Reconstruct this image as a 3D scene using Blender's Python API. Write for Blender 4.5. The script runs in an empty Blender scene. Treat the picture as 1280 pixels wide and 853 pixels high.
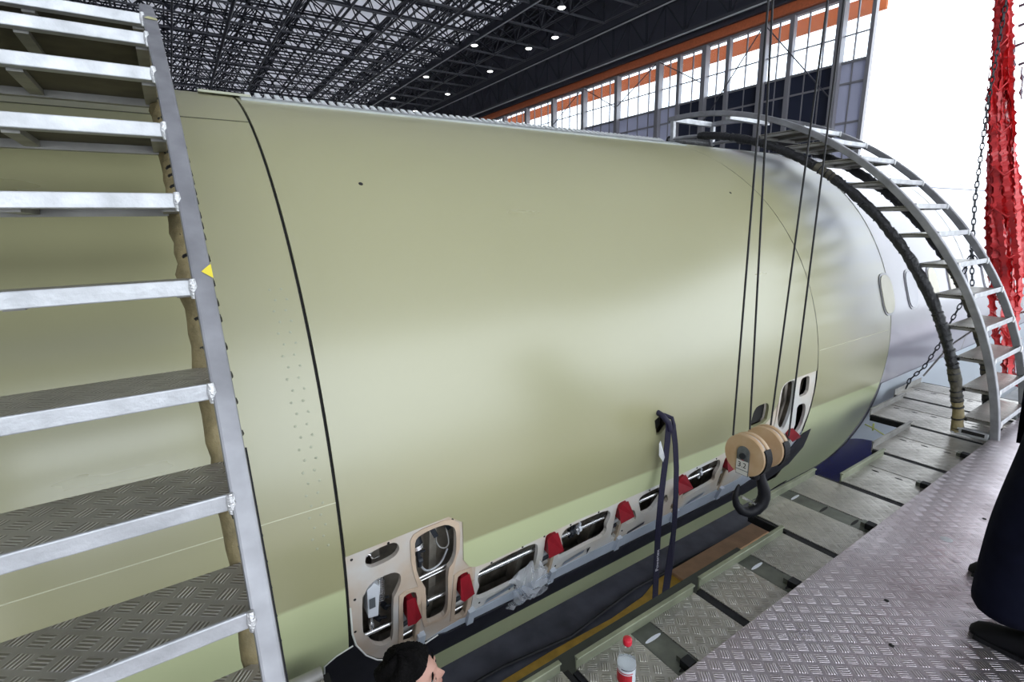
import bpy, math, random
from mathutils import Vector, Matrix
from mathutils.geometry import delaunay_2d_cdt

rng = random.Random(7)
Z0 = 4.8                      # height of the lens above the hangar floor; all z below are relative to the lens
R = 1.975                     # fuselage radius
AX, AZ = 3.763, -1.202        # fuselage axis (runs along y)
PI = math.pi
SC = bpy.context.scene
COL = SC.collection

# ------------------------------------------------------------------ camera, world, lights, exposure
cam_d = bpy.data.cameras.new('camera')
cam = bpy.data.objects.new('camera', cam_d)
COL.objects.link(cam)
SC.camera = cam
cam_d.sensor_width = 36.0
cam_d.lens = 628.3 / 1280.0 * 36.0
cam_d.clip_end = 500
r_ = Vector((-0.5539, -0.8323, -0.0208)); u_ = Vector((0.1754, -0.1410, 0.9743)); f_ = Vector((0.8139, -0.5360, -0.2241))
cam.matrix_world = Matrix(((r_[0], u_[0], -f_[0], 0), (r_[1], u_[1], -f_[1], 0), (r_[2], u_[2], -f_[2], Z0), (0, 0, 0, 1)))

world = bpy.data.worlds.new('overcast_sky')
SC.world = world
world.use_nodes = True
bg = world.node_tree.nodes['Background']
bg.inputs[0].default_value = (0.86, 0.93, 1.0, 1)
bg.inputs[1].default_value = 3.75
SC.view_settings.view_transform = 'Standard'
SC.view_settings.look = 'None'
SC.view_settings.gamma = 1
SC.view_settings.exposure = -0.07
SC.view_settings.use_curve_mapping = False
try:
    SC.cycles.use_denoising = True
    SC.cycles.max_bounces = 8
    SC.cycles.diffuse_bounces = 4
    SC.cycles.glossy_bounces = 4
    SC.cycles.transparent_max_bounces = 16
    SC.cycles.sample_clamp_indirect = 6
    SC.cycles.caustics_reflective = False
    SC.cycles.caustics_refractive = True
except Exception:
    pass

# ------------------------------------------------------------------ materials
MATS = {}
def nt_mat(name):
    m = bpy.data.materials.new(name); m.use_nodes = True
    return m, m.node_tree, m.node_tree.nodes['Principled BSDF']
def mat(name, col, rough=0.5, metal=0.0, noise=0.0, nscale=8.0, bump=0.0, bscale=60.0, spec=0.5, coat=0.0, col2=None, stretch=None, detail=4):
    if name in MATS: return MATS[name]
    m, nt, b = nt_mat(name)
    b.inputs['Base Color'].default_value = (*col, 1)
    b.inputs['Roughness'].default_value = rough
    b.inputs['Metallic'].default_value = metal
    b.inputs['Specular IOR Level'].default_value = spec
    b.inputs['Coat Weight'].default_value = coat
    tc = nt.nodes.new('ShaderNodeTexCoord')
    src = tc.outputs['Object']
    if stretch:
        mp = nt.nodes.new('ShaderNodeMapping'); mp.inputs['Scale'].default_value = stretch
        nt.links.new(src, mp.inputs['Vector']); src = mp.outputs['Vector']
    if noise > 0 or col2:
        n = nt.nodes.new('ShaderNodeTexNoise'); n.inputs['Scale'].default_value = nscale; n.inputs['Detail'].default_value = detail
        nt.links.new(src, n.inputs['Vector'])
        mx = nt.nodes.new('ShaderNodeMix'); mx.data_type = 'RGBA'
        c2 = col2 if col2 else tuple(c * (1 - noise) for c in col)
        mx.inputs[6].default_value = (*col, 1); mx.inputs[7].default_value = (*c2, 1)
        rp = nt.nodes.new('ShaderNodeMapRange'); rp.inputs[1].default_value = 0.35; rp.inputs[2].default_value = 0.7
        nt.links.new(n.outputs['Fac'], rp.inputs[0]); nt.links.new(rp.outputs[0], mx.inputs[0])
        nt.links.new(mx.outputs[2], b.inputs['Base Color'])
        mr = nt.nodes.new('ShaderNodeMapRange'); mr.inputs[3].default_value = max(0.02, rough - 0.08); mr.inputs[4].default_value = min(1, rough + 0.1)
        nt.links.new(n.outputs['Fac'], mr.inputs[0]); nt.links.new(mr.outputs[0], b.inputs['Roughness'])
    if bump > 0:
        n2 = nt.nodes.new('ShaderNodeTexNoise'); n2.inputs['Scale'].default_value = bscale; n2.inputs['Detail'].default_value = 3
        nt.links.new(src, n2.inputs['Vector'])
        bp = nt.nodes.new('ShaderNodeBump'); bp.inputs['Strength'].default_value = bump; bp.inputs['Distance'].default_value = 0.01
        nt.links.new(n2.outputs['Fac'], bp.inputs['Height']); nt.links.new(bp.outputs[0], b.inputs['Normal'])
    MATS[name] = m
    return m

def math_node(nt, op, a, b=None, c=None):
    n = nt.nodes.new('ShaderNodeMath'); n.operation = op
    for i, v in enumerate((a, b, c)):
        if v is None: continue
        if isinstance(v, (int, float)): n.inputs[i].default_value = v
        else: nt.links.new(v, n.inputs[i])
    return n.outputs[0]

def tread_mat(name, col, col_bar, cell=0.055, rough=0.38, metal=0.75, strength=1.0, dirt=0.4, dirtcol=(0.1, 0.09, 0.07)):
    """five-bar chequer plate: cells turned 45 degrees, bars alternate direction from cell to cell"""
    if name in MATS: return MATS[name]
    m, nt, b = nt_mat(name)
    tc = nt.nodes.new('ShaderNodeTexCoord')
    mp = nt.nodes.new('ShaderNodeMapping'); mp.inputs['Rotation'].default_value = (0, 0, math.radians(38)); mp.inputs['Scale'].default_value = (1 / cell,) * 3
    nt.links.new(tc.outputs['Object'], mp.inputs['Vector'])
    sx = nt.nodes.new('ShaderNodeSeparateXYZ'); nt.links.new(mp.outputs[0], sx.inputs[0])
    X, Y = sx.outputs[0], sx.outputs[1]
    fx, fy = math_node(nt, 'FLOOR', X), math_node(nt, 'FLOOR', Y)
    par = math_node(nt, 'FLOORED_MODULO', math_node(nt, 'ADD', fx, fy), 2.0)
    ux = math_node(nt, 'SUBTRACT', math_node(nt, 'FRACT', X), 0.5)
    uy = math_node(nt, 'SUBTRACT', math_node(nt, 'FRACT', Y), 0.5)
    def mixf(a, c): # par ? c : a
        return math_node(nt, 'ADD', math_node(nt, 'MULTIPLY', a, math_node(nt, 'SUBTRACT', 1.0, par)), math_node(nt, 'MULTIPLY', c, par))
    across, along = mixf(ux, uy), mixf(uy, ux)
    bars = math_node(nt, 'COSINE', math_node(nt, 'MULTIPLY', across, 2 * PI * 5.3))
    bars = math_node(nt, 'MULTIPLY', math_node(nt, 'ADD', bars, 0.15), 1.2)
    lim = math_node(nt, 'SUBTRACT', 0.38, math_node(nt, 'ABSOLUTE', along))
    lim = math_node(nt, 'MULTIPLY', lim, 12.0)
    lim2 = math_node(nt, 'MULTIPLY', math_node(nt, 'SUBTRACT', 0.37, math_node(nt, 'ABSOLUTE', across)), 20.0)
    h = math_node(nt, 'MINIMUM', math_node(nt, 'MINIMUM', bars, lim), lim2)
    h = math_node(nt, 'MAXIMUM', math_node(nt, 'MINIMUM', h, 1.0), 0.0)
    zone = math_node(nt, 'MAXIMUM', math_node(nt, 'MINIMUM', math_node(nt, 'MINIMUM', lim, lim2), 1.0), 0.0)
    cf = math_node(nt, 'ADD', h, math_node(nt, 'MULTIPLY', math_node(nt, 'SUBTRACT', 1.0, zone), 0.45))
    bp = nt.nodes.new('ShaderNodeBump'); bp.inputs['Strength'].default_value = strength; bp.inputs['Distance'].default_value = 0.0025
    nt.links.new(h, bp.inputs['Height']); nt.links.new(bp.outputs[0], b.inputs['Normal'])
    n = nt.nodes.new('ShaderNodeTexNoise'); n.inputs['Scale'].default_value = 3.2; n.inputs['Detail'].default_value = 7; n.inputs['Roughness'].default_value = 0.62
    nt.links.new(tc.outputs['Object'], n.inputs['Vector'])
    mr = nt.nodes.new('ShaderNodeMapRange'); mr.inputs[1].default_value = 0.42; mr.inputs[2].default_value = 0.75; mr.inputs[4].default_value = dirt
    nt.links.new(n.outputs['Fac'], mr.inputs[0])
    m1 = nt.nodes.new('ShaderNodeMix'); m1.data_type = 'RGBA'; m1.inputs[6].default_value = (*col, 1); m1.inputs[7].default_value = (*col_bar, 1)
    nt.links.new(cf, m1.inputs[0])
    m2 = nt.nodes.new('ShaderNodeMix'); m2.data_type = 'RGBA'; m2.inputs[7].default_value = (*dirtcol, 1)
    nt.links.new(mr.outputs[0], m2.inputs[0]); nt.links.new(m1.outputs[2], m2.inputs[6]); nt.links.new(m2.outputs[2], b.inputs['Base Color'])
    rr = nt.nodes.new('ShaderNodeMapRange'); rr.inputs[3].default_value = rough - 0.1; rr.inputs[4].default_value = rough + 0.25
    nt.links.new(n.outputs['Fac'], rr.inputs[0]); nt.links.new(rr.outputs[0], b.inputs['Roughness'])
    b.inputs['Metallic'].default_value = metal
    MATS[name] = m
    return m

def primer_mat():
    m, nt, b = nt_mat('green_primer')
    g = nt.nodes.new('ShaderNodeNewGeometry'); s = nt.nodes.new('ShaderNodeSeparateXYZ'); nt.links.new(g.outputs['Position'], s.inputs[0])
    # the lower skin is lighter and yellower: edge 0.19 m under the axis
    zb = math_node(nt, 'ADD', math_node(nt, 'SUBTRACT', s.outputs[2], Z0 + AZ - 0.168), math_node(nt, 'MULTIPLY', s.outputs[1], -0.017))
    f = nt.nodes.new('ShaderNodeMapRange'); f.interpolation_type = 'SMOOTHSTEP'; f.inputs[1].default_value = -0.012; f.inputs[2].default_value = 0.012
    nt.links.new(zb, f.inputs[0])
    n = nt.nodes.new('ShaderNodeTexNoise'); n.inputs['Scale'].default_value = 1.3; n.inputs['Detail'].default_value = 6
    tc = nt.nodes.new('ShaderNodeTexCoord'); nt.links.new(tc.outputs['Object'], n.inputs['Vector'])
    a = nt.nodes.new('ShaderNodeMix'); a.data_type = 'RGBA'; a.inputs[6].default_value = (*LOWER, 1); a.inputs[7].default_value = (*UPPER, 1)
    nt.links.new(f.outputs[0], a.inputs[0])
    c = nt.nodes.new('ShaderNodeMix'); c.data_type = 'RGBA'; c.blend_type = 'MULTIPLY'; c.inputs[7].default_value = (0.93, 0.93, 0.9, 1)
    nt.links.new(n.outputs['Fac'], c.inputs[0]); nt.links.new(a.outputs[2], c.inputs[6]); nt.links.new(c.outputs[2], b.inputs['Base Color'])
    n2 = nt.nodes.new('ShaderNodeTexNoise'); n2.inputs['Scale'].default_value = 2.2; n2.inputs['Detail'].default_value = 5
    mp = nt.nodes.new('ShaderNodeMapping'); mp.inputs['Scale'].default_value = (1, 0.35, 1.6)
    nt.links.new(tc.outputs['Object'], mp.inputs[0]); nt.links.new(mp.outputs[0], n2.inputs['Vector'])
    r = nt.nodes.new('ShaderNodeMapRange'); r.inputs[3].default_value = PR_ROUGH - 0.05; r.inputs[4].default_value = PR_ROUGH + 0.07
    nt.links.new(n2.outputs['Fac'], r.inputs[0]); nt.links.new(r.outputs[0], b.inputs['Roughness'])
    b.inputs['IOR'].default_value = 1.9
    b.inputs['Metallic'].default_value = 0.0
    MATS['green_primer'] = m
    return m
UPPER = (0.350, 0.335, 0.190); LOWER = (0.55, 0.59, 0.34); PR_ROUGH = 0.29

def fwd_mat():  # primer with a silver-grey reflection painted in, rising towards the white skin
    m = MATS['green_primer'].copy(); m.name = 'primer_painted_sheen'; nt = m.node_tree; b = nt.nodes['Principled BSDF']
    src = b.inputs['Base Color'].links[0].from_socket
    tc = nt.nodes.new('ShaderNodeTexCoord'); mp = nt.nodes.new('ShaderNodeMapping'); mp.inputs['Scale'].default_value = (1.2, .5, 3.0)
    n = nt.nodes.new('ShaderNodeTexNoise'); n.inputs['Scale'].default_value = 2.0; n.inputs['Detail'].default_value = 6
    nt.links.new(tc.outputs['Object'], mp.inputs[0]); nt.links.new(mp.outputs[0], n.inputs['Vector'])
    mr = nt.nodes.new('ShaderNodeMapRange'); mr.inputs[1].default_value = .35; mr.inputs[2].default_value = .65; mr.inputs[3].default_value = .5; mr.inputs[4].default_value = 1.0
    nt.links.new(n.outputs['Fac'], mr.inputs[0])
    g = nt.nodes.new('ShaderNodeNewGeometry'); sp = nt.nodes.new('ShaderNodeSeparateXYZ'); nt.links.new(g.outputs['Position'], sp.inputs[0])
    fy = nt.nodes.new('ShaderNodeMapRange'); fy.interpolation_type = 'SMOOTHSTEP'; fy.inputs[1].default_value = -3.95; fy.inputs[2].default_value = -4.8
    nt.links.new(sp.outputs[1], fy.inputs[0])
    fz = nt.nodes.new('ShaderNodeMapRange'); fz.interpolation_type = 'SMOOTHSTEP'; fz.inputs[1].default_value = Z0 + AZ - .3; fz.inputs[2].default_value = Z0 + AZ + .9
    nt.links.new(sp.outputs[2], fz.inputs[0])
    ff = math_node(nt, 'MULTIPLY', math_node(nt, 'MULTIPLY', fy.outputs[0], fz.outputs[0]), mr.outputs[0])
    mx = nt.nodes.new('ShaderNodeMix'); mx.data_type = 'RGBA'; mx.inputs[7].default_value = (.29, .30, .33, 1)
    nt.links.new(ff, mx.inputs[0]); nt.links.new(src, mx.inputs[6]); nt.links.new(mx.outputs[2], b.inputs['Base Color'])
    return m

def white_skin_mat():
    m, nt, b = nt_mat('white_paint')
    g = nt.nodes.new('ShaderNodeTexCoord')
    n = nt.nodes.new('ShaderNodeTexNoise'); n.inputs['Scale'].default_value = 1.1; n.inputs['Detail'].default_value = 5
    nt.links.new(g.outputs['Object'], n.inputs['Vector'])
    a = nt.nodes.new('ShaderNodeMix'); a.data_type = 'RGBA'; a.inputs[6].default_value = (0.37, 0.37, 0.43, 1); a.inputs[7].default_value = (0.34, 0.31, 0.35, 1)
    nt.links.new(n.outputs['Fac'], a.inputs[0]); nt.links.new(a.outputs[2], b.inputs['Base Color'])
    b.inputs['Roughness'].default_value = 0.16
    bp = nt.nodes.new('ShaderNodeBump'); bp.inputs['Strength'].default_value = 0.08; bp.inputs['Distance'].default_value = 0.05
    nt.links.new(n.outputs['Fac'], bp.inputs['Height']); nt.links.new(bp.outputs[0], b.inputs['Normal'])
    return m

def glass_mat(name, tint=(1, 1, 1), alpha=0.12, rough=0.05):
    m = bpy.data.materials.new(name); m.use_nodes = True; nt = m.node_tree; nt.nodes.clear()
    o = nt.nodes.new('ShaderNodeOutputMaterial'); mx = nt.nodes.new('ShaderNodeMixShader')
    t = nt.nodes.new('ShaderNodeBsdfTransparent'); t.inputs[0].default_value = (*tint, 1)
    p = nt.nodes.new('ShaderNodeBsdfPrincipled'); p.inputs['Base Color'].default_value = (*tint, 1); p.inputs['Roughness'].default_value = rough
    mx.inputs[0].default_value = alpha
    nt.links.new(t.outputs[0], mx.inputs[1]); nt.links.new(p.outputs[0], mx.inputs[2]); nt.links.new(mx.outputs[0], o.inputs[0])
    return m

def translucent_mat(name, col, trans, diff=0.6):
    m = bpy.data.materials.new(name); m.use_nodes = True; nt = m.node_tree; nt.nodes.clear()
    o = nt.nodes.new('ShaderNodeOutputMaterial'); mx = nt.nodes.new('ShaderNodeMixShader')
    t = nt.nodes.new('ShaderNodeBsdfTranslucent'); t.inputs[0].default_value = (*col, 1)
    d = nt.nodes.new('ShaderNodeBsdfDiffuse'); d.inputs[0].default_value = (*[c * diff for c in col], 1)
    mx.inputs[0].default_value = trans
    nt.links.new(d.outputs[0], mx.inputs[1]); nt.links.new(t.outputs[0], mx.inputs[2]); nt.links.new(mx.outputs[0], o.inputs[0])
    return m

M_primer = primer_mat()
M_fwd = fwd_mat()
M_white = white_skin_mat()
M_alu = mat('brushed_aluminium', (0.56, 0.57, 0.59), 0.45, 0.5, noise=0.25, nscale=14, bump=0.12, bscale=90)
M_alu_dull = mat('dull_aluminium', (0.36, 0.35, 0.33), 0.5, 0.4, noise=0.35, nscale=9)
M_rail = mat('rail_aluminium', (0.34, 0.34, 0.36), 0.45, 0.55, noise=0.3, nscale=10)
M_weld = mat('weld_bead', (0.75, 0.75, 0.75), 0.35, 0.8, bump=0.6, bscale=200)
M_under = mat('tread_underside', (0.11, 0.095, 0.065), 0.7, 0.1, noise=0.5, nscale=6)
M_step = tread_mat('step_chequer_plate', (0.30, 0.28, 0.24), (0.72, 0.70, 0.66), 0.049, 0.34, 0.7, 1.0, 0.5)
M_board = tread_mat('board_chequer_plate', (0.42, 0.40, 0.365), (0.74, 0.71, 0.66), 0.048, 0.27, 0.85, 1.6, 0.65)
M_deck = tread_mat('deck_chequer_plate', (0.43, 0.375, 0.405), (0.76, 0.70, 0.73), 0.050, 0.27, 0.85, 1.6, 0.55, (0.19, 0.13, 0.13))
M_dark_steel = mat('dark_painted_steel', (0.020, 0.023, 0.030), 0.5, 0.2, noise=0.3)
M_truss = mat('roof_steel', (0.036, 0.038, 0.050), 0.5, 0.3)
M_truss_lit = mat('roof_steel_lit_grey', (0.10, 0.10, 0.115), 0.45, 0.4)  # paler roof steel: light on the lower chords put into the colour
M_black = mat('black_rubber', (0.006, 0.006, 0.008), 0.6, spec=.3)
M_seal = mat('black_seal', (0.012, 0.012, 0.018), 0.42, noise=0.3)
M_navy = mat('navy_paint', (0.008, 0.010, 0.10), 0.25)
M_pale = mat('pale_blue_paint', (0.55, 0.60, 0.66), 0.35)
M_lining = mat('lining_metal', (0.60, 0.58, 0.55), 0.5, 0.15, nscale=5, col2=(0.56, 0.44, 0.33), noise=0.3)
M_lining_w = mat('lining_metal_white', (0.70, 0.70, 0.67), 0.5, 0.1, nscale=3.5, col2=(0.66, 0.56, 0.44), noise=0.2)
M_sill = mat('sill_metal', (0.60, 0.66, 0.74), 0.35, 0.2, noise=0.15)
M_gap = mat('dark_gap', (0.010, 0.009, 0.008), 0.8)
M_inner = mat('inner_insulation', (0.30, 0.26, 0.21), 0.6, 0.1, noise=0.6, nscale=11, bump=0.4, bscale=20)
M_innerfr = mat('inner_frame', (0.42, 0.38, 0.32), 0.5, 0.3, noise=0.4, nscale=14)
M_chrome = mat('polished_rod', (0.85, 0.85, 0.85), 0.22, 0.9)
M_red = mat('red_cover', (0.26, 0.006, 0.014), 0.4, noise=0.2, nscale=20)
M_box = mat('white_plastic', (0.62, 0.64, 0.68), 0.4)
M_block = mat('cream_sheave_paint', (0.60, 0.43, 0.27), 0.5, nscale=9, noise=0.25, col2=(0.5, 0.32, 0.17))
M_sign = mat('sign_face', (0.62, 0.60, 0.56), 0.5)
M_signplate = mat('grey_sign_plate', (0.16, 0.17, 0.175), 0.45, 0.3, noise=0.3, nscale=30)
M_hook = mat('black_hook_steel', (0.006, 0.006, 0.009), 0.5, 0.0, spec=.35)
M_cable = mat('wire_rope', (0.02, 0.02, 0.022), 0.5, 0.3, bump=0.5, bscale=300)
M_strap = mat('navy_webbing', (0.006, 0.004, 0.026), 0.6, bump=0.3, bscale=300)
M_redplastic = mat('red_net_plastic', (0.85, 0.05, 0.055), 0.35, noise=0.3, nscale=6)
M_redplastic.node_tree.nodes['Principled BSDF'].inputs['Subsurface Weight'].default_value = 0.0
M_greyplastic = mat('grey_net_plastic', (0.20, 0.15, 0.19), 0.5)
M_foam_y = mat('tan_pipe_foam', (0.30, 0.24, 0.12), 0.65, noise=0.4, nscale=18, bump=0.6, bscale=40)
M_foam_k = mat('black_pipe_wrap', (0.014, 0.014, 0.016), 0.45, noise=0.4, nscale=18, bump=0.9, bscale=45)
M_foam_g = mat('olive_pipe_foam', (0.10, 0.088, 0.06), 0.6, noise=0.6, nscale=16, bump=0.9, bscale=45)
M_orange = mat('orange_steel', (0.78, 0.20, 0.08), 0.5, noise=0.15)
M_winframe = mat('window_steel', (0.34, 0.33, 0.35), 0.5, 0.3)
M_darkpanel = mat('dark_blue_panel', (0.022, 0.028, 0.055), 0.5)
M_lilac = None
M_glass = glass_mat('window_glass', (0.96, 0.98, 1.0), 0.06)
M_floor = mat('hangar_floor_paint', (0.075, 0.078, 0.10), 0.35, noise=0.6, nscale=2.5, bump=0.1, bscale=6, detail=8)
M_apron = mat('apron_concrete', (0.42, 0.42, 0.40), 0.9)
M_yellow = mat('yellow_floor_paint', (0.42, 0.25, 0.03), 0.5, noise=0.3)
M_plank = mat('brown_timber', (0.30, 0.17, 0.085), 0.6, noise=0.3, nscale=4)
M_greenedge = mat('greenish_lip', (0.30, 0.32, 0.22), 0.4, 0.35, noise=0.4, nscale=7)
M_slotplate = mat('smooth_slot_plate', (0.17, 0.18, 0.15), 0.42, 0.5, noise=0.5, nscale=10)
M_trousers = mat('navy_cloth', (0.004, 0.005, 0.016), 0.9, spec=.15, noise=0.3, nscale=12, bump=0.3, bscale=25)
M_boot = mat('black_leather', (0.004, 0.004, 0.006), 0.7, spec=.2)
M_hivis = mat('yellow_green_vest', (0.42, 0.62, 0.06), 0.6)
M_reflect = mat('silver_reflective_tape', (0.6, 0.6, 0.62), 0.3, 0.5)
M_skin = mat('skin', (0.56, 0.31, 0.24), 0.45, noise=0.12, nscale=14, bump=0.08, bscale=60)
M_hair = mat('black_hair', (0.004, 0.0035, 0.0035), 0.85, bump=0.6, bscale=140, spec=0.12)
M_eye = mat('eye_white', (0.7, 0.68, 0.65), 0.2)
M_iris = mat('dark_iris', (0.02, 0.012, 0.008), 0.15)
def clear_mat(name, ior):
    m, nt, b = nt_mat(name); b.inputs['Transmission Weight'].default_value = 1.0; b.inputs['Roughness'].default_value = 0.0; b.inputs['IOR'].default_value = ior
    b.inputs['Base Color'].default_value = (.97, .98, .98, 1); return m
M_pet = clear_mat('clear_bottle_plastic', 1.04)
M_water = clear_mat('water', 1.08)
M_bag = glass_mat('clear_bag_film', (0.9, 0.92, 0.95), 0.30, 0.12)
M_bag_light = glass_mat('clear_bag_film_edge', (0.95, 0.96, 0.98), 0.7, 0.3)
M_wall = mat('grey_wall_cladding', (0.30, 0.30, 0.31), 0.7)
M_walldark = mat('dark_wall_cladding', (0.060, 0.062, 0.082), 0.6)
M_lilac = translucent_mat('frosted_panel', (0.84, 0.85, 1.0), .20)
M_roofpanel = translucent_mat('white_roof_sheet', (0.93, 0.92, 0.95), 0.36)
M_roofdark = mat('dark_roof_sheet', (0.05, 0.05, 0.06), 0.7)
M_capred = mat('red_cap_plastic', (0.6, 0.015, 0.035), 0.35)
M_label = mat('bottle_label_white', (0.62, 0.66, 0.70), 0.4)
M_labelred = mat('bottle_label_red', (0.45, 0.02, 0.03), 0.4)
M_winshade = mat('cream_window_shade', (0.60, 0.57, 0.42), 0.35)
M_wingrey = mat('grey_window_pane', (0.30, 0.30, 0.36), 0.12)
M_tape = mat('yellow_tape', (0.75, 0.62, 0.05), 0.5)
M_hinge = mat('hinge_metal', (0.50, 0.53, 0.52), 0.4, 0.5, noise=0.2)
M_greentape = mat('yellow_green_tape', (0.55, 0.6, 0.2), 0.5)
m_lamp = bpy.data.materials.new('lamp_glow'); m_lamp.use_nodes = True
m_lamp.node_tree.nodes['Principled BSDF'].inputs['Emission Color'].default_value = (1, 1, 0.95, 1)
m_lamp.node_tree.nodes['Principled BSDF'].inputs['Emission Strength'].default_value = 6.0

# ------------------------------------------------------------------ mesh helpers
class MB:
    def __init__(s): s.v = []; s.f = []; s.sm = []
    def add(s, vs, fs, smooth=False):
        o = len(s.v); s.v += [tuple(v) for v in vs]; s.f += [tuple(i + o for i in f) for f in fs]; s.sm += [smooth] * len(fs)
        return s
    def box(s, x0, x1, y0, y1, z0, z1):
        vs = [(x, y, z) for x in (x0, x1) for y in (y0, y1) for z in (z0, z1)]
        return s.add(vs, [(0, 1, 3, 2), (4, 6, 7, 5), (0, 4, 5, 1), (2, 3, 7, 6), (0, 2, 6, 4), (1, 5, 7, 3)])
    def beam(s, a, b, w, h, up=(0, 0, 1)):
        a, b = Vector(a), Vector(b); d = (b - a).normalized(); up = Vector(up)
        if abs(d.dot(up)) > 0.98: up = Vector((1, 0, 0))
        sd = d.cross(up).normalized(); up = sd.cross(d).normalized()
        vs = [p + sd * (i * w / 2) + up * (j * h / 2) for p in (a, b) for i, j in ((-1, -1), (1, -1), (1, 1), (-1, 1))]
        return s.add(vs, [(0, 1, 2, 3), (7, 6, 5, 4), (0, 4, 5, 1), (1, 5, 6, 2), (2, 6, 7, 3), (3, 7, 4, 0)])
    def tube(s, pts, r, n=8, closed=False, cap=True):
        pts = [Vector(p) for p in pts]; m = len(pts)
        rs = r if isinstance(r, (list, tuple)) else [r] * m
        d0 = (pts[1] - pts[0]).normalized(); ref = Vector((0, 0, 1)) if abs(d0.z) < 0.9 else Vector((1, 0, 0))
        nrm = d0.cross(ref).normalized(); vs = []
        for i, p in enumerate(pts):
            if closed: d = (pts[(i + 1) % m] - pts[i - 1]).normalized()
            else: d = (pts[min(i + 1, m - 1)] - pts[max(i - 1, 0)]).normalized()
            nrm = (nrm - d * nrm.dot(d)).normalized(); bi = d.cross(nrm)
            for k in range(n):
                a = 2 * PI * k / n; vs.append(p + (nrm * math.cos(a) + bi * math.sin(a)) * rs[i])
        fs = []
        for i in range(m if closed else m - 1):
            j = (i + 1) % m
            for k in range(n): fs.append((i * n + k, i * n + (k + 1) % n, j * n + (k + 1) % n, j * n + k))
        s.add(vs, fs, n > 5)
        if cap and not closed:
            s.add(vs[:n], [tuple(range(n))[::-1]]); s.add(vs[-n:], [tuple(range(n))])
        return s
    def lathe(s, prof, c, ax=(0, 0, 1), n=24, smooth=True):
        ax = Vector(ax).normalized(); ref = Vector((1, 0, 0)) if abs(ax.x) < 0.9 else Vector((0, 1, 0))
        a1 = ax.cross(ref).normalized(); a2 = ax.cross(a1); c = Vector(c); vs = []
        for r, h in prof:
            for k in range(n):
                t = 2 * PI * k / n; vs.append(c + ax * h + (a1 * math.cos(t) + a2 * math.sin(t)) * r)
        fs = [(i * n + k, i * n + (k + 1) % n, (i + 1) * n + (k + 1) % n, (i + 1) * n + k) for i in range(len(prof) - 1) for k in range(n)]
        s.add(vs, fs, smooth)
        if prof[0][0] > 1e-4: s.add(vs[:n], [tuple(range(n))[::-1]])
        if prof[-1][0] > 1e-4: s.add(vs[-n:], [tuple(range(n))])
        return s
    def prism(s, poly, fn, h0, h1):
        """poly of 2-D points; fn(u, v, h) gives the point"""
        n = len(poly)
        vs = [fn(u, v, h0) for u, v in poly] + [fn(u, v, h1) for u, v in poly]
        return s.add(vs, [tuple(range(n))[::-1], tuple(range(n, 2 * n))] + [(i, (i + 1) % n, n + (i + 1) % n, n + i) for i in range(n)])

def wloc(p):
    l = Vector((0, 0, 0))
    while p is not None: l += p.location; p = p.parent
    return l
def radial_normals(o):
    me = o.data; M = wloc(o); nl = []
    for lp in me.loops:
        c = me.vertices[lp.vertex_index].co + M; nl.append(Vector((c.x - AX, 0, c.z - Z0 - AZ)).normalized())
    for p in me.polygons:
        n = p.normal; c = p.center + M; rd = Vector((c.x - AX, 0, c.z - Z0 - AZ)).normalized(); d = n.dot(rd)
        for li in p.loop_indices:
            if abs(d) < .9: nl[li] = n.copy()
            elif d < 0: nl[li] = -nl[li]
    me.normals_split_custom_set(nl)
    return o
def obj(name, mb, material, parent=None, base=None, **props):
    """links the mesh builder as one object; coordinates are lens-relative"""
    base = Vector(base) if base is not None else (Vector((0, 0, -Z0)) if parent is None else None)
    me = bpy.data.meshes.new(name)
    org = (wloc(parent) if parent is not None else base + Vector((0, 0, Z0)))
    me.from_pydata([(x - org.x, y - org.y, z + Z0 - org.z) for x, y, z in mb.v], [], mb.f)
    me.polygons.foreach_set('use_smooth', mb.sm)
    me.materials.append(material)
    me.validate(); me.update()
    o = bpy.data.objects.new(name, me); COL.objects.link(o)
    if parent is not None: o.parent = parent
    else: o.location = org
    for k, v in props.items(): o[k] = v
    return o
def thing(name, label, cat, base, group=None):
    o = bpy.data.objects.new(name, None); COL.objects.link(o); o.empty_display_size = 0.1
    o.location = (base[0], base[1], base[2] + Z0); o['label'] = label; o['category'] = cat
    if group: o['group'] = group
    return o
def solo(name, mb, material, label, cat, base, group=None):
    o = obj(name, mb, material, None, base); o['label'] = label; o['category'] = cat
    if group: o['group'] = group
    return o
def bevel(o, w=0.004, seg=2):
    md = o.modifiers.new('bevel', 'BEVEL'); md.width = w; md.segments = seg; md.limit_method = 'ANGLE'; md.angle_limit = math.radians(40)
    return o
def cyl(y, a, r=R):
    a = math.radians(a); return (AX - r * math.cos(a), y, AZ + r * math.sin(a))

# ------------------------------------------------------------------ hangar shell
YW = -30.0
gy_L1 = -21.51
def struct(name, mb, m, parent=None):
    o = obj(name, mb, m, parent)
    if parent is None: o['kind'] = 'structure'
    return o
struct('floor', MB().box(-25, 104, -30, 40, -4.9, -4.8), M_floor)
struct('trim_1', MB().box(-120, 160, -160, -30.0, -4.95, -4.82), M_apron)
w = struct('wall_far', MB().box(104, 104.3, -31, 40, -4.8, 18.7), M_wall)
w = struct('wall_left', MB().box(-25, 104, 40, 40.3, -4.8, 18.6), M_wall)
# camera side: tall open doorway between wall piers, cladding above
wb = MB().box(-25.3, -25, -30, 40, 18.0, 18.6).box(-25.3, -25, 30, 40, -4.8, 18)
w = struct('wall_back', wb, mat('pale_wall_paint', (0.62, 0.62, 0.60), .7))
for yy in (-14, 0, 14):
    struct('column', MB().box(-25.2, -24.8, yy - .2, yy + .2, -4.8, 18), M_truss_lit, w)

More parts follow.
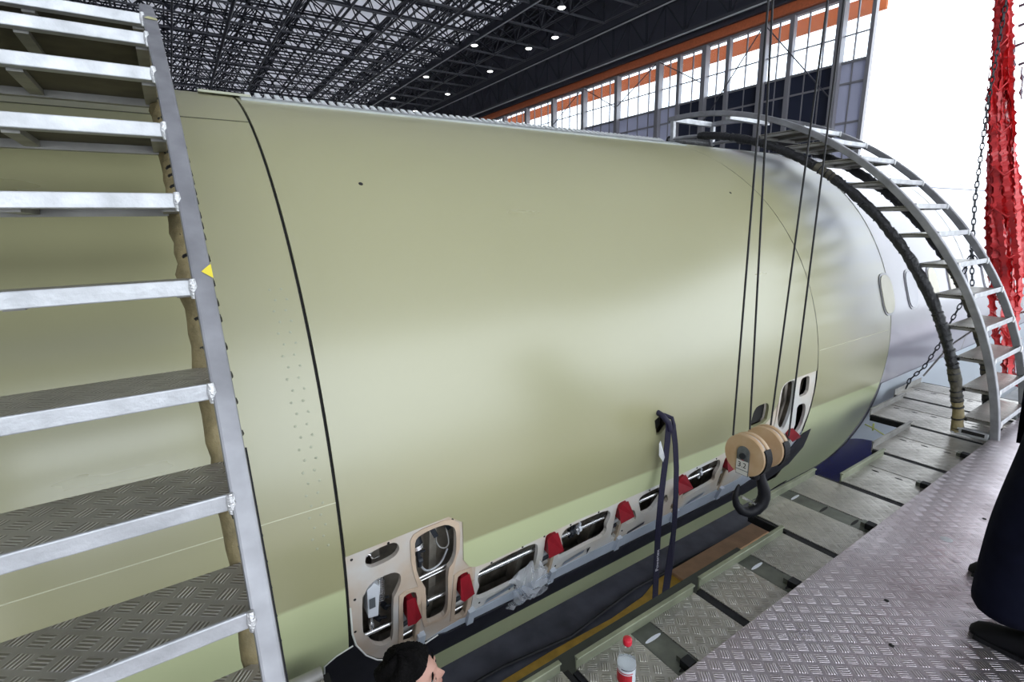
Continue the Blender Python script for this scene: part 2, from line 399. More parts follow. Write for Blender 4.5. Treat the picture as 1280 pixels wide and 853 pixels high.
# door wall at the right, along x
xs_main = [14.3, 18.4, 22.3, 26.0, 30.0, 33.8, 37.8, 41.9, 45.8, 49.7, 53.6, 57.5]
wr = struct('wall_right', MB().box(12.9, 104, YW - .9, YW - .7, 11.0, 18.7), M_walldark)
struct('header_cladding', MB().box(-25, 12.9, YW - .9, YW - .7, 13.5, 18.6), M_walldark, wr)
struct('lower_wall', MB().box(12.9, 104, YW - .15, YW - .05, -4.8, 3.0), M_walldark, wr)
win = struct('window_1', MB().box(12.93, 72, YW - .1, YW + .1, 10.75, 10.92).box(12.93, 72, YW - .1, YW + .1, 7.68, 7.80)
             .box(12.93, 72, YW - .1, YW + .1, 2.9, 3.05).box(12.80, 12.98, YW - .15, YW + .15, -4.8, 11.0), M_winframe)
bar_mb = MB().box(12.93, 72, YW - .06, YW + .06, 6.68, 6.78).box(12.93, 72, YW - .04, YW + .04, 8.98, 9.04).box(12.93, 72, YW - .06, YW + .06, 4.78, 4.88)
struct('glazing_bar', bar_mb, M_winframe, win)
for x in xs_main:
    p = struct('column', MB().box(x - .16, x + .16, YW - .1, YW + .35, -4.8, 10.8), M_winframe, wr)
for x in (16.85, 20.7, 24.35):
    struct('column', MB().box(x - .12, x + .12, YW - .1, YW + .2, -4.8, 10.8), M_winframe, wr)
struct('orange_beam', MB().box(12.85, 72, YW + .05, YW + .35, 10.95, 11.42), M_orange, wr)
struct('gutter_beam', MB().box(12.85, 72, YW + .35, YW + .6, 11.42, 11.55), M_walldark, wr)
struct('outer_orange_beam', MB().box(12.95, 72, YW - 1.4, YW - 1.2, 10.15, 10.95), translucent_mat('orange_fascia_sheet', (1.0, .50, .28), .42), wr)
# vertical mullions and panes
edges = sorted(xs_main + [16.85, 20.7, 24.35, 12.93])
mull = []
for a, b in zip(edges[:-1], edges[1:]):
    n = max(2, round((b - a) / 0.95))
    for k in range(n):
        x0, x1 = a + (b - a) * k / n, a + (b - a) * (k + 1) / n
        mull.append((x0, x1))
pane_mesh = {}
def panel(name, x0, x1, z0, z1, m):
    struct(name, MB().box(x0 + .02, x1 - .02, YW - .012, YW + .012, z0, z1), m, win)
for x0, x1 in mull:
    struct('mullion', MB().box(x0 - .03, x0 + .03, YW - .05, YW + .05, 3.0, 10.8), M_winframe, win)
    if x0 > 50: continue
    panel('pane', x0, x1, 7.8, 9.0, M_glass); panel('pane', x0, x1, 9.02, 10.75, M_glass)
    dark = 14.2 < x0 < 24.3
    for z0, z1 in ((3.05, 4.78), (4.88, 6.68), (6.78, 7.68)):
        panel('lower_panel', x0, x1, z0, z1, M_darkpanel if dark else M_lilac)
for i, (x0, x1) in enumerate(((14.3, 18.4), (18.4, 22.3), (22.3, 26.0), (26.0, 30.0), (30, 33.8), (33.8, 37.8))):
    struct('brace', MB().tube([(x0, YW + .3, 6.0 if i < 2 else 8.6), (x1, YW + .3, 10.8)] if i % 2 == 0 else [(x0, YW + .3, 10.8), (x1, YW + .3, 6.0 if i < 3 else 8.6)], .035, 5), M_truss_lit, wr)
# header truss of the door wall
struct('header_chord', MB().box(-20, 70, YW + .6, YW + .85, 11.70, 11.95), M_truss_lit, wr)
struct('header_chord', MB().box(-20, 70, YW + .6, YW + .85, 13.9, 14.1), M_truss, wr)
for (yy, zz) in ((gy_L1, 13.8), (YW + .95, 13.88), (YW + .95, 11.68)):  # added pale tubes standing for the lit edges of the chords
    struct('lit_edge', MB().tube([(-6, yy, zz), (100, yy, zz)], .045, 6), mat('lit_edge_pale', (.75, .75, .78), .4), wr)
hd = MB()
x = -18
while x < 68:
    hd.beam((x, YW + .7, 11.9), (x, YW + .7, 14), .12, .12); hd.beam((x, YW + .7, 11.9), (x + 1.6, YW + .7, 14), .09, .09); hd.beam((x + 3.2, YW + .7, 11.9), (x + 1.6, YW + .7, 14), .09, .09)
    hd.beam((x + 1.6, YW + .7, 11.9), (x + 1.6, YW + .7, 14), .06, .06)
    x += 3.2
o = obj('header_web', hd, M_truss, wr); o['kind'] = 'stuff'

# roof: white sheets, purlins, three-layer space frame
ce = struct('ceiling', MB().box(-25.3, 104.3, -31.2, -28.4, 18.6, 18.7), M_roofdark)
x = -25
while x < 103.5:
    for y0, y1 in ((-28.4, -20), (-20, -11), (-11, -.5), (-.5, 10), (10, 25), (25, 40)):
        struct('roof_sheet', MB().box(x, x + 3.2, y0, y1, 18.6, 18.64), M_roofpanel, ce)
    x += 3.2
pu = MB()
y = -30.5
while y < 12:
    pu.box(-8, 104, y - .06, y + .06, 18.42, 18.58); y += 1.4
x = -8
while x < 104:
    pu.box(x - .06, x + .06, -30, 12, 18.36, 18.46); x += 3.23
o = obj('purlins', pu, M_truss, ce); o['kind'] = 'stuff'
G = 3.23
gx = [7.0 + G * i for i in range(29)]
gy = [-27.97 + G * j for j in range(12)]
for L, (z, off, rad) in enumerate(((14.0, 0, .075), (16.0, G / 2, .07), (17.8, 0, .075))):
    for j, yy in enumerate(gy):
        thick = (L == 0 and j == 2)
        mb = MB()
        if thick: mb.box(0, 103, yy - .12, yy + .12, z - .18, z + .22)
        else: mb.tube([(0, yy + off, z), (103, yy + off, z)], rad * (1.7 if (L == 0 and j % 4 == 3) else 1), 6)
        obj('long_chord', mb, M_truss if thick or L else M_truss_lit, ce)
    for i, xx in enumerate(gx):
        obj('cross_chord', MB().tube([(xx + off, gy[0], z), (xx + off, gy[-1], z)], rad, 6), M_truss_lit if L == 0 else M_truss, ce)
dg = MB(); dg2 = MB()
for i, xx in enumerate(gx):
    for j, yy in enumerate(gy[:-1]):
        for sx in (-1, 1):
            for sy in (-1, 1):
                dg.tube([(xx, yy, 14), (xx + sx * G / 2, yy + sy * G / 2, 16)], .052, 4, cap=False)
                dg2.tube([(xx + G / 2, yy + G / 2, 16), (xx + G / 2 + sx * G / 2, yy + G / 2 + sy * G / 2, 17.8)], .050, 4, cap=False)
o = obj('lower_diagonals', dg, M_truss, ce); o['kind'] = 'stuff'
o = obj('upper_diagonals', dg2, M_truss, ce); o['kind'] = 'stuff'
nd = MB()
for xx in gx:
    for yy in gy:
        nd.lathe([(0.0, -.09), (.07, -.06), (.09, 0), (.07, .06), (0, .09)], (xx, yy, 14), n=6)
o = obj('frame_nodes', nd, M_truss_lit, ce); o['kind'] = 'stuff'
LAMPS = [(31.97, -25.38, 13.3), (34.84, -25.07, 13.3), (41.33, -25.51, 13.3), (36.32, -21.1, 13.3), (45.59, -21.32, 13.3), (50.15, -25.76, 13.3), (54.33, -21.47, 13.3), (58.88, -25.92, 13.3), (27.69, -22.51, 13.3)]
LLAB = ['round white ceiling lamp closest to the wire ropes but one, near the header truss', 'round white ceiling lamp third from the wire ropes in the row by the header truss', 'round white ceiling lamp in the middle of the row nearest the windows', 'rightmost round white ceiling lamp of the row on the thick beam', 'middle round white ceiling lamp of the row on the thick beam', 'round white ceiling lamp fourth in the row nearest the windows, low in the lattice', 'leftmost round white ceiling lamp, on the thick beam just above the hinge', 'lowest round white ceiling lamp in the row nearest the windows, by the hinge', 'round white ceiling lamp cut off nearest the top edge of the picture']
for (x, y, z) in LAMPS:
    t = thing('high_bay_lamp', LLAB[LAMPS.index((x, y, z))], 'ceiling lamp', (x, y, z), 'high bay lamps under the roof lattice')
    obj('lamp_hood', MB().lathe([(.06, .35), (.1, .2), (.26, .04), (.27, 0)], (x, y, z), n=14), M_truss_lit, t)
    obj('lamp_lens', MB().lathe([(.25, -.01), (.20, -.05), (0.0, -.07)], (x, y, z), n=14), m_lamp, t)
    obj('hanger', MB().tube([(x, y, z + .3), (x, y, 18.5)], .012, 4), M_truss_lit, t)

# ------------------------------------------------------------------ aircraft
plane = thing('airplane', 'airliner fuselage in pale green primer with white painted rear, lying across the hangar', 'airplane', (AX, -5.0, -Z0))
def grid_skin(name, y_of, a0, a1, m, parent, ny=2, da=3.0, r=R, rfun=None):
    """y_of: list of functions/values of angle giving y of each ring"""
    na = max(2, int(round((a1 - a0) / da))); mb = MB(); vs = []
    for yf in y_of:
        for i in range(na + 1):
            a = a0 + (a1 - a0) * i / na; y = yf(a) if callable(yf) else yf
            vs.append(cyl(y, a, rfun(y, a) if rfun else r))
    w_ = na + 1
    fs = [(j * w_ + i, j * w_ + i + 1, (j + 1) * w_ + i + 1, (j + 1) * w_ + i) for j in range(len(y_of) - 1) for i in range(na)]
    mb.add(vs, fs, True)
    return radial_normals(obj(name, mb, m, parent))

def inside(p, poly):
    x, y = p; c = False; n = len(poly)
    for i in range(n):
        x1, y1 = poly[i]; x2, y2 = poly[(i + 1) % n]
        if (y1 > y) != (y2 > y) and x < (x2 - x1) * (y - y1) / (y2 - y1) + x1: c = not c
    return c
K = 1 / 29.0        # metres of arc per degree (about R * pi / 180)
def smooth_poly(poly, it=1):
    for _ in range(it):
        out = []
        n = len(poly)
        for i in range(n):
            p, q = poly[i], poly[(i + 1) % n]
            out += [(p[0] * .78 + q[0] * .22, p[1] * .78 + q[1] * .22), (p[0] * .22 + q[0] * .78, p[1] * .22 + q[1] * .78)]
        poly = out
    return poly
def cyl_sheet(outline, holes, r, th=0.014, step=(0.12, 3.0)):
    """sheet with holes wrapped on the cylinder; coordinates (y, degrees); edges get depth"""
    pts = []; edges = []
    def loop(poly):
        dense = []
        for i, p in enumerate(poly):
            q = poly[(i + 1) % len(poly)]; k_ = max(1, int(abs(q[1] - p[1]) / 2.5))
            dense += [(p[0] + (q[0] - p[0]) * j / k_, p[1] + (q[1] - p[1]) * j / k_) for j in range(k_)]
        poly = dense
        o = len(pts); pts.extend((y, a * K) for y, a in poly); n = len(poly)
        edges.extend((o + i, o + (i + 1) % n) for i in range(n))
    loop(outline)
    for h in holes: loop(h)
    ys = [p[0] for p in outline]; as_ = [p[1] for p in outline]
    y = min(ys) + step[0] / 2
    while y < max(ys):
        a = min(as_) + step[1] / 2
        while a < max(as_):
            if inside((y, a), outline) and not any(inside((y, a), h) for h in holes): pts.append((y, a * K))
            a += step[1]
        y += step[0]
    v, e, f, _, _, _ = delaunay_2d_cdt([Vector(p) for p in pts], edges, [], 0, 1e-5)
    P = [(q.x, q.y / K) for q in v]
    keep = []
    for t in f:
        c = (sum(P[i][0] for i in t) / 3, sum(P[i][1] for i in t) / 3)
        if inside(c, outline) and not any(inside(c, h) for h in holes): keep.append(tuple(t))
    mb = MB()
    mb.add([cyl(y, a, r) for y, a in P], keep, True)
    ec = {}
    for t in keep:
        for i in range(3):
            k = (t[i], t[(i + 1) % 3]); ec[k] = ec.get(k, 0) + 1
    bd = [k for k in ec if (k[1], k[0]) not in ec]
    for a_, b_ in bd:
        mb.add([cyl(*P[a_], r), cyl(*P[b_], r), cyl(*P[b_], r - th), cyl(*P[a_], r - th)], [(0, 1, 2, 3)])
    return mb

def lerp_tab(tab):
    def f(a):
        a = ((a + 90) % 360) - 90
        if a > 90: a = 180 - a
        if a <= tab[0][0]: return tab[0][1]
        for (a0, y0), (a1, y1) in zip(tab[:-1], tab[1:]):
            if a <= a1: return y0 + (y1 - y0) * (a - a0) / (a1 - a0)
        return tab[-1][1]
    return f
YL = -0.385
yR = lerp_tab([(-90, -3.93), (-15, -3.93), (0, -3.962), (30, -3.968), (45, -3.95), (60, -3.90), (90, -3.88)])
yP = lerp_tab([(-90, -5.2), (-44, -5.20), (-25, -5.13), (0, -5.22), (15, -5.27), (30, -5.33), (50, -5.45), (90, -5.52)])

# skins outside the door
grid_skin('rear_skin', [14, 10, 6, 3, 1.5, .5, YL + .010], -90, 270, M_primer, plane)
grid_skin('nose_closure', [14.0, 14.01], -90, 270, M_primer, plane, r=R)
obj('nose_fairing', MB().lathe([(R, 0), (R * .97, 1.5), (R * .85, 3.2), (R * .6, 5.0), (R * .25, 6.3), (0, 6.7)], (AX, 14, AZ), (0, 1, 0), 48), M_primer, plane)
grid_skin('crown_skin', [YL + .010, -1.5, -2.7, lambda a: yR(a)], 74.5, 270, M_primer, plane)
grid_skin('belly_skin', [YL + .010, -1.5, -2.7, lambda a: yR(a)], -90, -27.0, M_primer, plane)
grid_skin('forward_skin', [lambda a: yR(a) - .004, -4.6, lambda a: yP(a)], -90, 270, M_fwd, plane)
wh = grid_skin('white_skin', [lambda a: yP(a), -6.5, -8, -10, -13, -16, -20, -24], -90, 270, M_white, plane)
obj('tail_cone', MB().lathe([(R, 0), (R * .9, 3), (R * .7, 6), (R * .4, 9), (R * .12, 11), (0, 11.2)], (AX, -24, AZ), (0, -1, 0), 48), M_white, plane)
# thin seam rings and lap joints
def seam(name, pts, rad=.0022, m=M_gap, parent=plane):
    return obj(name, MB().tube(pts, rad, 4, cap=False), m, parent)
seam('skin_joint', [cyl(yP(a) + .001, a, R) for a in range(-80, 96, 4)], .004, mat('seam_grey', (0.35, 0.35, 0.30), .5))
seam('skin_joint', [cyl(y, 59.0, R) for y in (6, 3, 1, YL + .01)], .003, mat('seam_dark', (0.10, 0.10, 0.07), .6))
seam('skin_joint', [cyl(y, a, R) for y, a in ((3, 5.8), (1.5, 5.8), (YL + .01, 5.8))], .0022, mat('seam_light', (0.62, 0.62, 0.45), .5))
seam('skin_joint', [cyl(y, 6.6, R) for y in (-3.98, -4.6, -5.19)], .0028, MATS['seam_light'])
seam('skin_joint', [cyl(y, 75.0, R) for y in (-4.3, -5, -6)], .004, MATS['seam_dark'])
for yy in (-7.3, -9.4, -11.6): seam('skin_joint', [cyl(yy, a, R) for a in range(-60, 96, 4)], .003, MATS['seam_grey'])
seam('skin_joint', [cyl(y, 52, R) for y in (-5.5, -8, -12, -18)], .006, mat('cheat_line_blue', (0.25, 0.28, 0.38), .4))
# rivet dimples along the frame left of the door
rv = MB()
for i in range(24):
    a = 30 - i * 1.25
    for dy in (.055, .095):
        c = Vector(cyl(YL + dy + (.0 if i % 2 else .012), a, R + .0006)); nrm = (c - Vector((AX, c.y, AZ))).normalized()
        rv.lathe([(.0055, 0), (.004, .0006), (0, .0008)], c - nrm * .0004, nrm, 6)
o = obj('rivet', rv, mat('rivet_grey', (0.36, 0.37, 0.26), .5), plane); o['kind'] = 'stuff'

# belly fairing, white above and navy below
def fair_r(y, a):
    def ss(t): t = max(0, min(1, t)); return t * t * (3 - 2 * t)
    aa = a if a < 90 else 180 - a
    return R + .004 + 0.40 * ss((-aa - 12) / 32) * ss((-y - 5.15) / 1.6) * ss((18 + y) / 4)
def fair(name, m, lo):
    na, ny = 60, 26; mb = MB(); vs = []; fs = []
    ys = [-5.22 - .16 * j if j < 14 else -7.4 - (j - 13) * .8 for j in range(ny)]
    def split(y): return -25.0 - 7.5 * max(0, min(2.2, -y - 5.0))
    for y in ys:
        sp = split(y)
        for i in range(na + 1):
            if lo: a = sp + (-180 - 2 * sp) * i / na
            else: a = -8 + (sp + 8) * i / na
            vs.append(cyl(y, a, fair_r(y, a) + .002))
    w_ = na + 1
    fs = [(j * w_ + i, j * w_ + i + 1, (j + 1) * w_ + i + 1, (j + 1) * w_ + i) for j in range(ny - 1) for i in range(na)]
    mb.add(vs, fs, True); return obj(name, mb, m, plane)
fair('belly_fairing', M_pale, False); fb = fair('belly_fairing', M_navy, True); fb['label'] = 'navy blue lower belly fairing'

# passenger windows
for k in range(9):
    yc = -5.228 - .533 * k
    w0 = []
    for i in range(20):
        t = 2 * PI * i / 20
        cy_ = math.cos(t); sy_ = math.sin(t)
        e = lambda c: math.copysign(abs(c) ** .75, c)
        w0.append((e(cy_), e(sy_)))
    rim = obj('cabin_window', cyl_sheet([(yc + .128 * a, 15.8 + 5.6 * b) for a, b in w0], [], R + .006, .008, (.2, 9)), mat('window_rim_grey', (0.32, 0.32, 0.34), .4, .3), plane)
    obj('window_pane', cyl_sheet([(yc + .112 * a, 15.8 + 5.0 * b) for a, b in w0], [], R + .011, .006, (.2, 9)), M_winshade if k in (0, 2, 3) else M_wingrey, rim)

# ------------------------------------------------------------------ cargo door
OUTL = [(-0.388, -0.96), (-0.573, -0.83), (-0.83, -0.6), (-0.897, -2.13), (-0.902, -8.07), (-0.934, -9.65), (-0.971, -10.19), (-1.04, -10.36), (-1.277, -10.14), (-1.375, -9.95), (-1.6, -9.7), (-1.822, -9.8), (-1.95, -9.7), (-2.179, -9.71), (-2.457, -9.5), (-2.77, -9.12), (-2.95, -8.7), (-3.2, -7.9), (-3.36, -5.2), (-3.44, -2.3), (-3.46, 0.4), (-3.49, 1.41), (-3.522, 1.89), (-3.646, 2.11), (-3.955, 2.23)]
door = obj('cargo_door', MB().box(AX - .2, AX + .2, -3.8, -.5, AZ + 1.70, AZ + 1.74), M_innerfr, plane)
PORT = smooth_poly([(-3.136, -1.91), (-3.174, -1.07), (-3.281, -1.05), (-3.316, -1.55), (-3.326, -2.73), (-3.32, -5.46), (-3.122, -5.46), (-3.12, -4)])
SPORT = [(-2.135, 3.13), (-2.173, 3.55), (-2.226, 3.69), (-2.242, 1.5), (-2.195, 0.43), (-2.152, 0.51)]
skin_out = [(YL - .002, 73.5)] + [(YL - .002, a) for a in (60, 45, 30, 15, 5)] + OUTL[:1] + OUTL[1:] + [(yR(a) + .003, a) for a in (5, 15, 25, 35, 45, 55, 65, 73.5)]
radial_normals(obj('door_skin', cyl_sheet(skin_out, [PORT, SPORT], R, .02), M_primer, door))
for (y, a) in ((-.755, 45.2), (-3.576, 45.5)):
    c = Vector(cyl(y, a, R - .001)); nrm = (c - Vector((AX, c.y, AZ))).normalized()
    obj('drain_hole', MB().lathe([(.011, 0), (.010, .002), (0, .0022)], c, nrm, 12), M_gap, door)
# hinge along the top edge of the door
obj('hinge_strip', cyl_sheet([(YL - .02, 71.0), (YL - .02, 74.6), (-3.98, 74.6), (-3.98, 71.0)], [], R + .010, .02, (.2, 2)), M_hinge, door)
ht = MB()
y = -.46
while y > -3.85:
    a0 = Vector(cyl(y, 74.4, R + .004)); a1 = Vector(cyl(y, 76.6, R + .022)); ht.beam(a0, a1, .024, .012); y -= .05
o = obj('hinge_knuckle', ht, mat('hinge_light', (.8, .82, .82), .35, .3), door); o['kind'] = 'stuff'
obj('hinge_bracket', MB().beam(cyl(-.22, 73.5, R + .012), cyl(-.46, 73.5, R + .010), .04, .012), mat('pale_bracket', (.36, .37, .27), .4), door)

# lower lining with its cut-outs
BOT = [(-0.391, -12.19), (-0.404, -14.47), (-0.447, -17.44), (-0.499, -19.71), (-0.543, -20.83), (-0.581, -21.6), (-0.62, -22.2), (-.70, -22.0), (-0.80, -21.0)]
lin_top = OUTL[:]
lin_a = lin_top[:7] + [(-.972, -19.9), (-.9, -20.4)] + BOT[::-1] + [(-.388, -7.98)]
def H(l): return smooth_poly(l)
holes_a = [H([(-0.467, -1.87), (-0.511, -1.51), (-0.577, -1.4), (-0.6, -1.82), (-0.605, -2.67), (-0.587, -3.39), (-0.548, -3.68), (-0.492, -3.8), (-0.469, -3.43), (-0.46, -2.69)]),
    H([(-0.5, -5.6), (-0.554, -5.55), (-0.583, -5.7), (-0.605, -6.42), (-0.604, -7.62), (-0.586, -8.77), (-0.568, -9.77), (-0.571, -17.39), (-0.548, -17.6), (-0.522, -17.57), (-0.486, -16.57), (-0.452, -14.61), (-0.435, -13.24), (-0.439, -7.56), (-0.451, -7.05), (-0.464, -6.24)]),
    H([(-0.669, -2.82), (-0.679, -1.98), (-0.715, -1.61), (-0.778, -1.45), (-0.82, -1.61), (-0.857, -2.43), (-0.865, -3.52), (-0.864, -6.28), (-0.851, -7.73), (-0.823, -8.64), (-0.833, -14.51), (-0.834, -16.14), (-0.823, -17.36), (-0.783, -17.53), (-0.748, -17.43), (-0.727, -16.62), (-0.717, -10.28), (-0.706, -9.35), (-0.683, -7.71), (-0.671, -6.14)]),
    H([(-0.61, -10.09), (-0.631, -9.76), (-0.657, -9.79), (-0.675, -10.28), (-0.68, -13.72), (-0.679, -18.81), (-0.68, -20.14), (-0.62, -19.7), (-0.614, -13.98)]),
    H([(-0.871, -10.7), (-0.899, -10.33), (-0.926, -10.43), (-0.932, -11.02), (-0.945, -14.2), (-0.945, -17.77), (-0.940, -19.6), (-0.882, -19.9), (-0.876, -15.28)])]
lin_b = [(-.976, -19.6)] + lin_top[6:20] + [(-3.46, -10), (-3.30, -17.5), (-3.2, -19.0)]
holes_b = [H([(-0.98 - .01, -12.25), (-0.998, -11.4), (-1.064, -11.07), (-1.192, -10.82), (-1.304, -10.75), (-1.335, -11.29), (-1.344, -12.31), (-1.348, -16.5), (-1.299, -17.47), (-1.201, -17.54), (-1.03, -17.67), (-0.993, -16.83), (-0.990, -15.99), (-1.005, -14.44), (-0.990, -13.36)]),
    H([(-1.384, -11.48), (-1.385, -10.35), (-1.41, -10.1), (-1.444, -10.3), (-1.481, -13.51), (-1.449, -14.47), (-1.455, -17.83), (-1.42, -19.3), (-1.39, -18.6), (-1.388, -13.57)]),
    H([(-1.498, -12.58), (-1.498, -11.23), (-1.532, -10.57), (-1.659, -10.45), (-1.818, -10.5), (-1.851, -11.53), (-1.854, -12.52), (-1.837, -14.0), (-1.855, -15.52), (-1.828, -16.7), (-1.732, -16.62), (-1.625, -16.86), (-1.518, -17.02), (-1.503, -16.52), (-1.505, -15.29), (-1.518, -13.78)]),
    H([(-1.895, -11.59), (-1.901, -10.2), (-1.955, -10.15), (-2.005, -13.21), (-1.95, -13.72), (-1.96, -18.6), (-1.91, -18.4), (-1.899, -14.07)]),
    H([(-2.018, -16.14), (-2.015, -13.9), (-2.051, -13.09), (-2.1, -15.36), (-2.097, -16.4), (-2.035, -16.37)]),
    H([(-2.079, -11.95), (-2.088, -10.85), (-2.169, -10.6), (-2.258, -10.5), (-2.289, -11.23), (-2.294, -12.66), (-2.276, -13.73), (-2.232, -15.59), (-2.151, -15.5), (-2.128, -14.82), (-2.109, -13.55)]),
    H([(-2.310, -14.65), (-2.312, -13.64), (-2.346, -13.11), (-2.385, -15.28), (-2.32, -15.94)]),
    H([(-2.406, -12.36), (-2.402, -10.07), (-2.458, -9.95), (-2.50, -12.96), (-2.462, -13.75), (-2.484, -18.4), (-2.44, -18.4), (-2.431, -14.75)]),
    H([(-2.52, -11.18), (-2.534, -10.65), (-2.598, -10.3), (-2.821, -10.0), (-2.857, -10.69), (-2.871, -12.15), (-2.84, -13.75), (-2.867, -15.46), (-2.808, -15.96), (-2.657, -16.26), (-2.548, -16.7), (-2.524, -15.84), (-2.545, -13.34)]),
    H([(-2.905, -12.02), (-2.91, -10.3), (-2.96, -10.4), (-2.985, -13), (-2.965, -18.0), (-2.92, -18.0), (-2.911, -13.93)]),
    H([(-3.03, -14.5), (-3.03, -11.5), (-3.08, -10.4), (-3.22, -9.8), (-3.27, -11), (-3.26, -15), (-3.2, -16)])]
lin_c = [(-3.464, -10.2)] + lin_top[20:] + [(-3.955, -3), (-3.945, -8), (-3.93, -12.5), (-3.86, -15.3), (-3.72, -17.3), (-3.5, -18.2), (-3.31, -18.4)]
holes_c = [H([(-3.485, 0.38), (-3.511, 1.29), (-3.564, 1.77), (-3.655, 1.72), (-3.666, -2.63), (-3.645, -6.84), (-3.615, -9.91), (-3.512, -7.84), (-3.482, -5.63), (-3.48, -3.73)]),
    H([(-3.738, 1.15), (-3.765, 1.58), (-3.853, 1.60), (-3.869, 0.42), (-3.866, -2.67), (-3.748, -2.86), (-3.731, -1.85)]),
    H([(-3.740, -4.69), (-3.836, -4.69), (-3.873, -5.67), (-3.894, -7.61), (-3.897, -10.89), (-3.847, -13.16), (-3.809, -14.6), (-3.759, -13.25), (-3.788, -10.23), (-3.755, -7.1)]),
    H([(-3.56, -12.0), (-3.66, -12.0), (-3.70, -14.5), (-3.62, -16.2), (-3.52, -15.4)])]
radial_normals(obj('lining_panel', cyl_sheet(lin_a, holes_a, R - .006, .022, (.06, 2.0)), M_lining, door))
radial_normals(obj('lining_panel', cyl_sheet(lin_b, holes_b, R - .006, .022, (.07, 2.0)), M_lining_w, door))
radial_normals(obj('lining_panel', cyl_sheet(lin_c, holes_c, R - .006, .022, (.08, 2.0)), M_lining_w, door))
# beige doubler edges round the latch slots
for hs, y0 in ((holes_a[3], 0), (holes_a[4], 0), (holes_a[2], 0)):
    c = (sum(p[0] for p in hs) / len(hs), sum(p[1] for p in hs) / len(hs))
    outr = [(c[0] + (p[0] - c[0]) * 1.0 + (.020 if p[0] > c[0] else -.020), p[1] + (.55 if p[1] > c[1] else -.55)) for p in hs[::2]]
    obj('doubler_edge', cyl_sheet(outr, [hs], R - .001, .004, (.5, 9)), mat('beige_doubler', (0.60, 0.46, 0.34), .5, noise=.25, nscale=9), door)
bd = MB()
for k, (y, a) in enumerate(((-.41, -1.7), (-.56, -1.3), (-.85, -1.3), (-.87, -5.6), (-.41, -7.3), (-.405, -12.4), (-1.06, -10.9), (-1.24, -10.5), (-1.375, -10.3), (-1.55, -10.3), (-1.75, -10.2), (-2.16, -10.3), (-2.6, -9.9), (-2.8, -9.7), (-1.02, -18.4), (-1.2, -18.6), (-1.5, -18.4), (-2.0, -17.5))):
    c = Vector(cyl(y, a, R - .006)); nrm = (c - Vector((AX, c.y, AZ))).normalized()
    bd.lathe([(.006, 0), (.005, .002), (0, .0025)], c, nrm, 8)
o = obj('lining_screw', bd, M_gap, door); o['kind'] = 'stuff'

# cavity behind
grid_skin('inner_wall', [YL - .01, -1, -2, -3, -3.94], -26, 8, M_inner, door, r=R - .19)
cv = MB()
cv.add([cyl(y, a, r) for y in (YL - .004, -3.93) for a in (-26, 8) for r in (R - .19, R - .012)], [(0, 1, 3, 2), (4, 6, 7, 5), (2, 3, 7, 6), (0, 4, 5, 1)])
obj('bay_wall', cv, M_inner, door)
for k in range(13):
    yy = -.52 - .27 * k
    obj('bay_frame', MB().add([cyl(y, a, r) for a in (-25, -15, -5, 6) for y in (yy, yy - .035) for r in (R - .185, R - .12)],
        [f for i in range(3) for f in ((4 * i, 4 * i + 1, 4 * i + 5, 4 * i + 4), (4 * i + 1, 4 * i + 3, 4 * i + 7, 4 * i + 5), (4 * i + 2, 4 * i + 6, 4 * i + 7, 4 * i + 3))]), M_innerfr, door)
# the silver torque tubes that run behind the cut-outs
for nm, (y0, y1, a, r, rad) in {'torque_tube': (-.41, -.63, -15.2, R - .04, .010)}.items():
    obj(nm, MB().tube([cyl(y0, a, r), cyl(y1, a, r)], rad, 10), M_chrome, door)
obj('torque_tube', MB().tube([cyl(-.68, -14.6, R - .05), cyl(-.99, -14.4, R - .05)], .010, 10), M_chrome, door)
obj('torque_tube', MB().tube([cyl(-1.0, -13.8, R - .05), cyl(-1.38, -13.6, R - .05)], .013, 10), M_chrome, door)
obj('torque_tube', MB().tube([cyl(-1.47, -13.5, R - .045), cyl(-1.90, -13.3, R - .045)], .011, 10), M_chrome, door)
obj('torque_tube', MB().tube([cyl(-2.0, -13.4, R - .045), cyl(-2.44, -13.2, R - .045)], .011, 10), M_chrome, door)
obj('torque_tube', MB().tube([cyl(-2.48, -13.2, R - .045), cyl(-2.92, -13.1, R - .045)], .011, 10), M_chrome, door)
obj('cross_tube', MB().tube([cyl(-.69, -9.6, R - .05), cyl(-.86, -9.2, R - .05)], .007, 8), M_chrome, door)
obj('cross_tube', MB().tube([cyl(-.69, -10.2, R - .05), cyl(-.86, -9.8, R - .05)], .005, 8), M_chrome, door)
for y, a in ((-.74, -14.6), (-1.62, -13.4), (-1.60, -13.4), (-2.72, -13.1), (-1.66, -13.4)):
    c = cyl(y, a, R - .045)
    obj('tube_clamp', MB().tube([cyl(y + .008, a, R - .045), cyl(y - .008, a, R - .045)], .019, 10).beam(cyl(y, a + 1.2, R - .045), cyl(y, a - 1.2, R - .045), .012, .012), M_dark_steel if y > -1.65 else M_box, door)
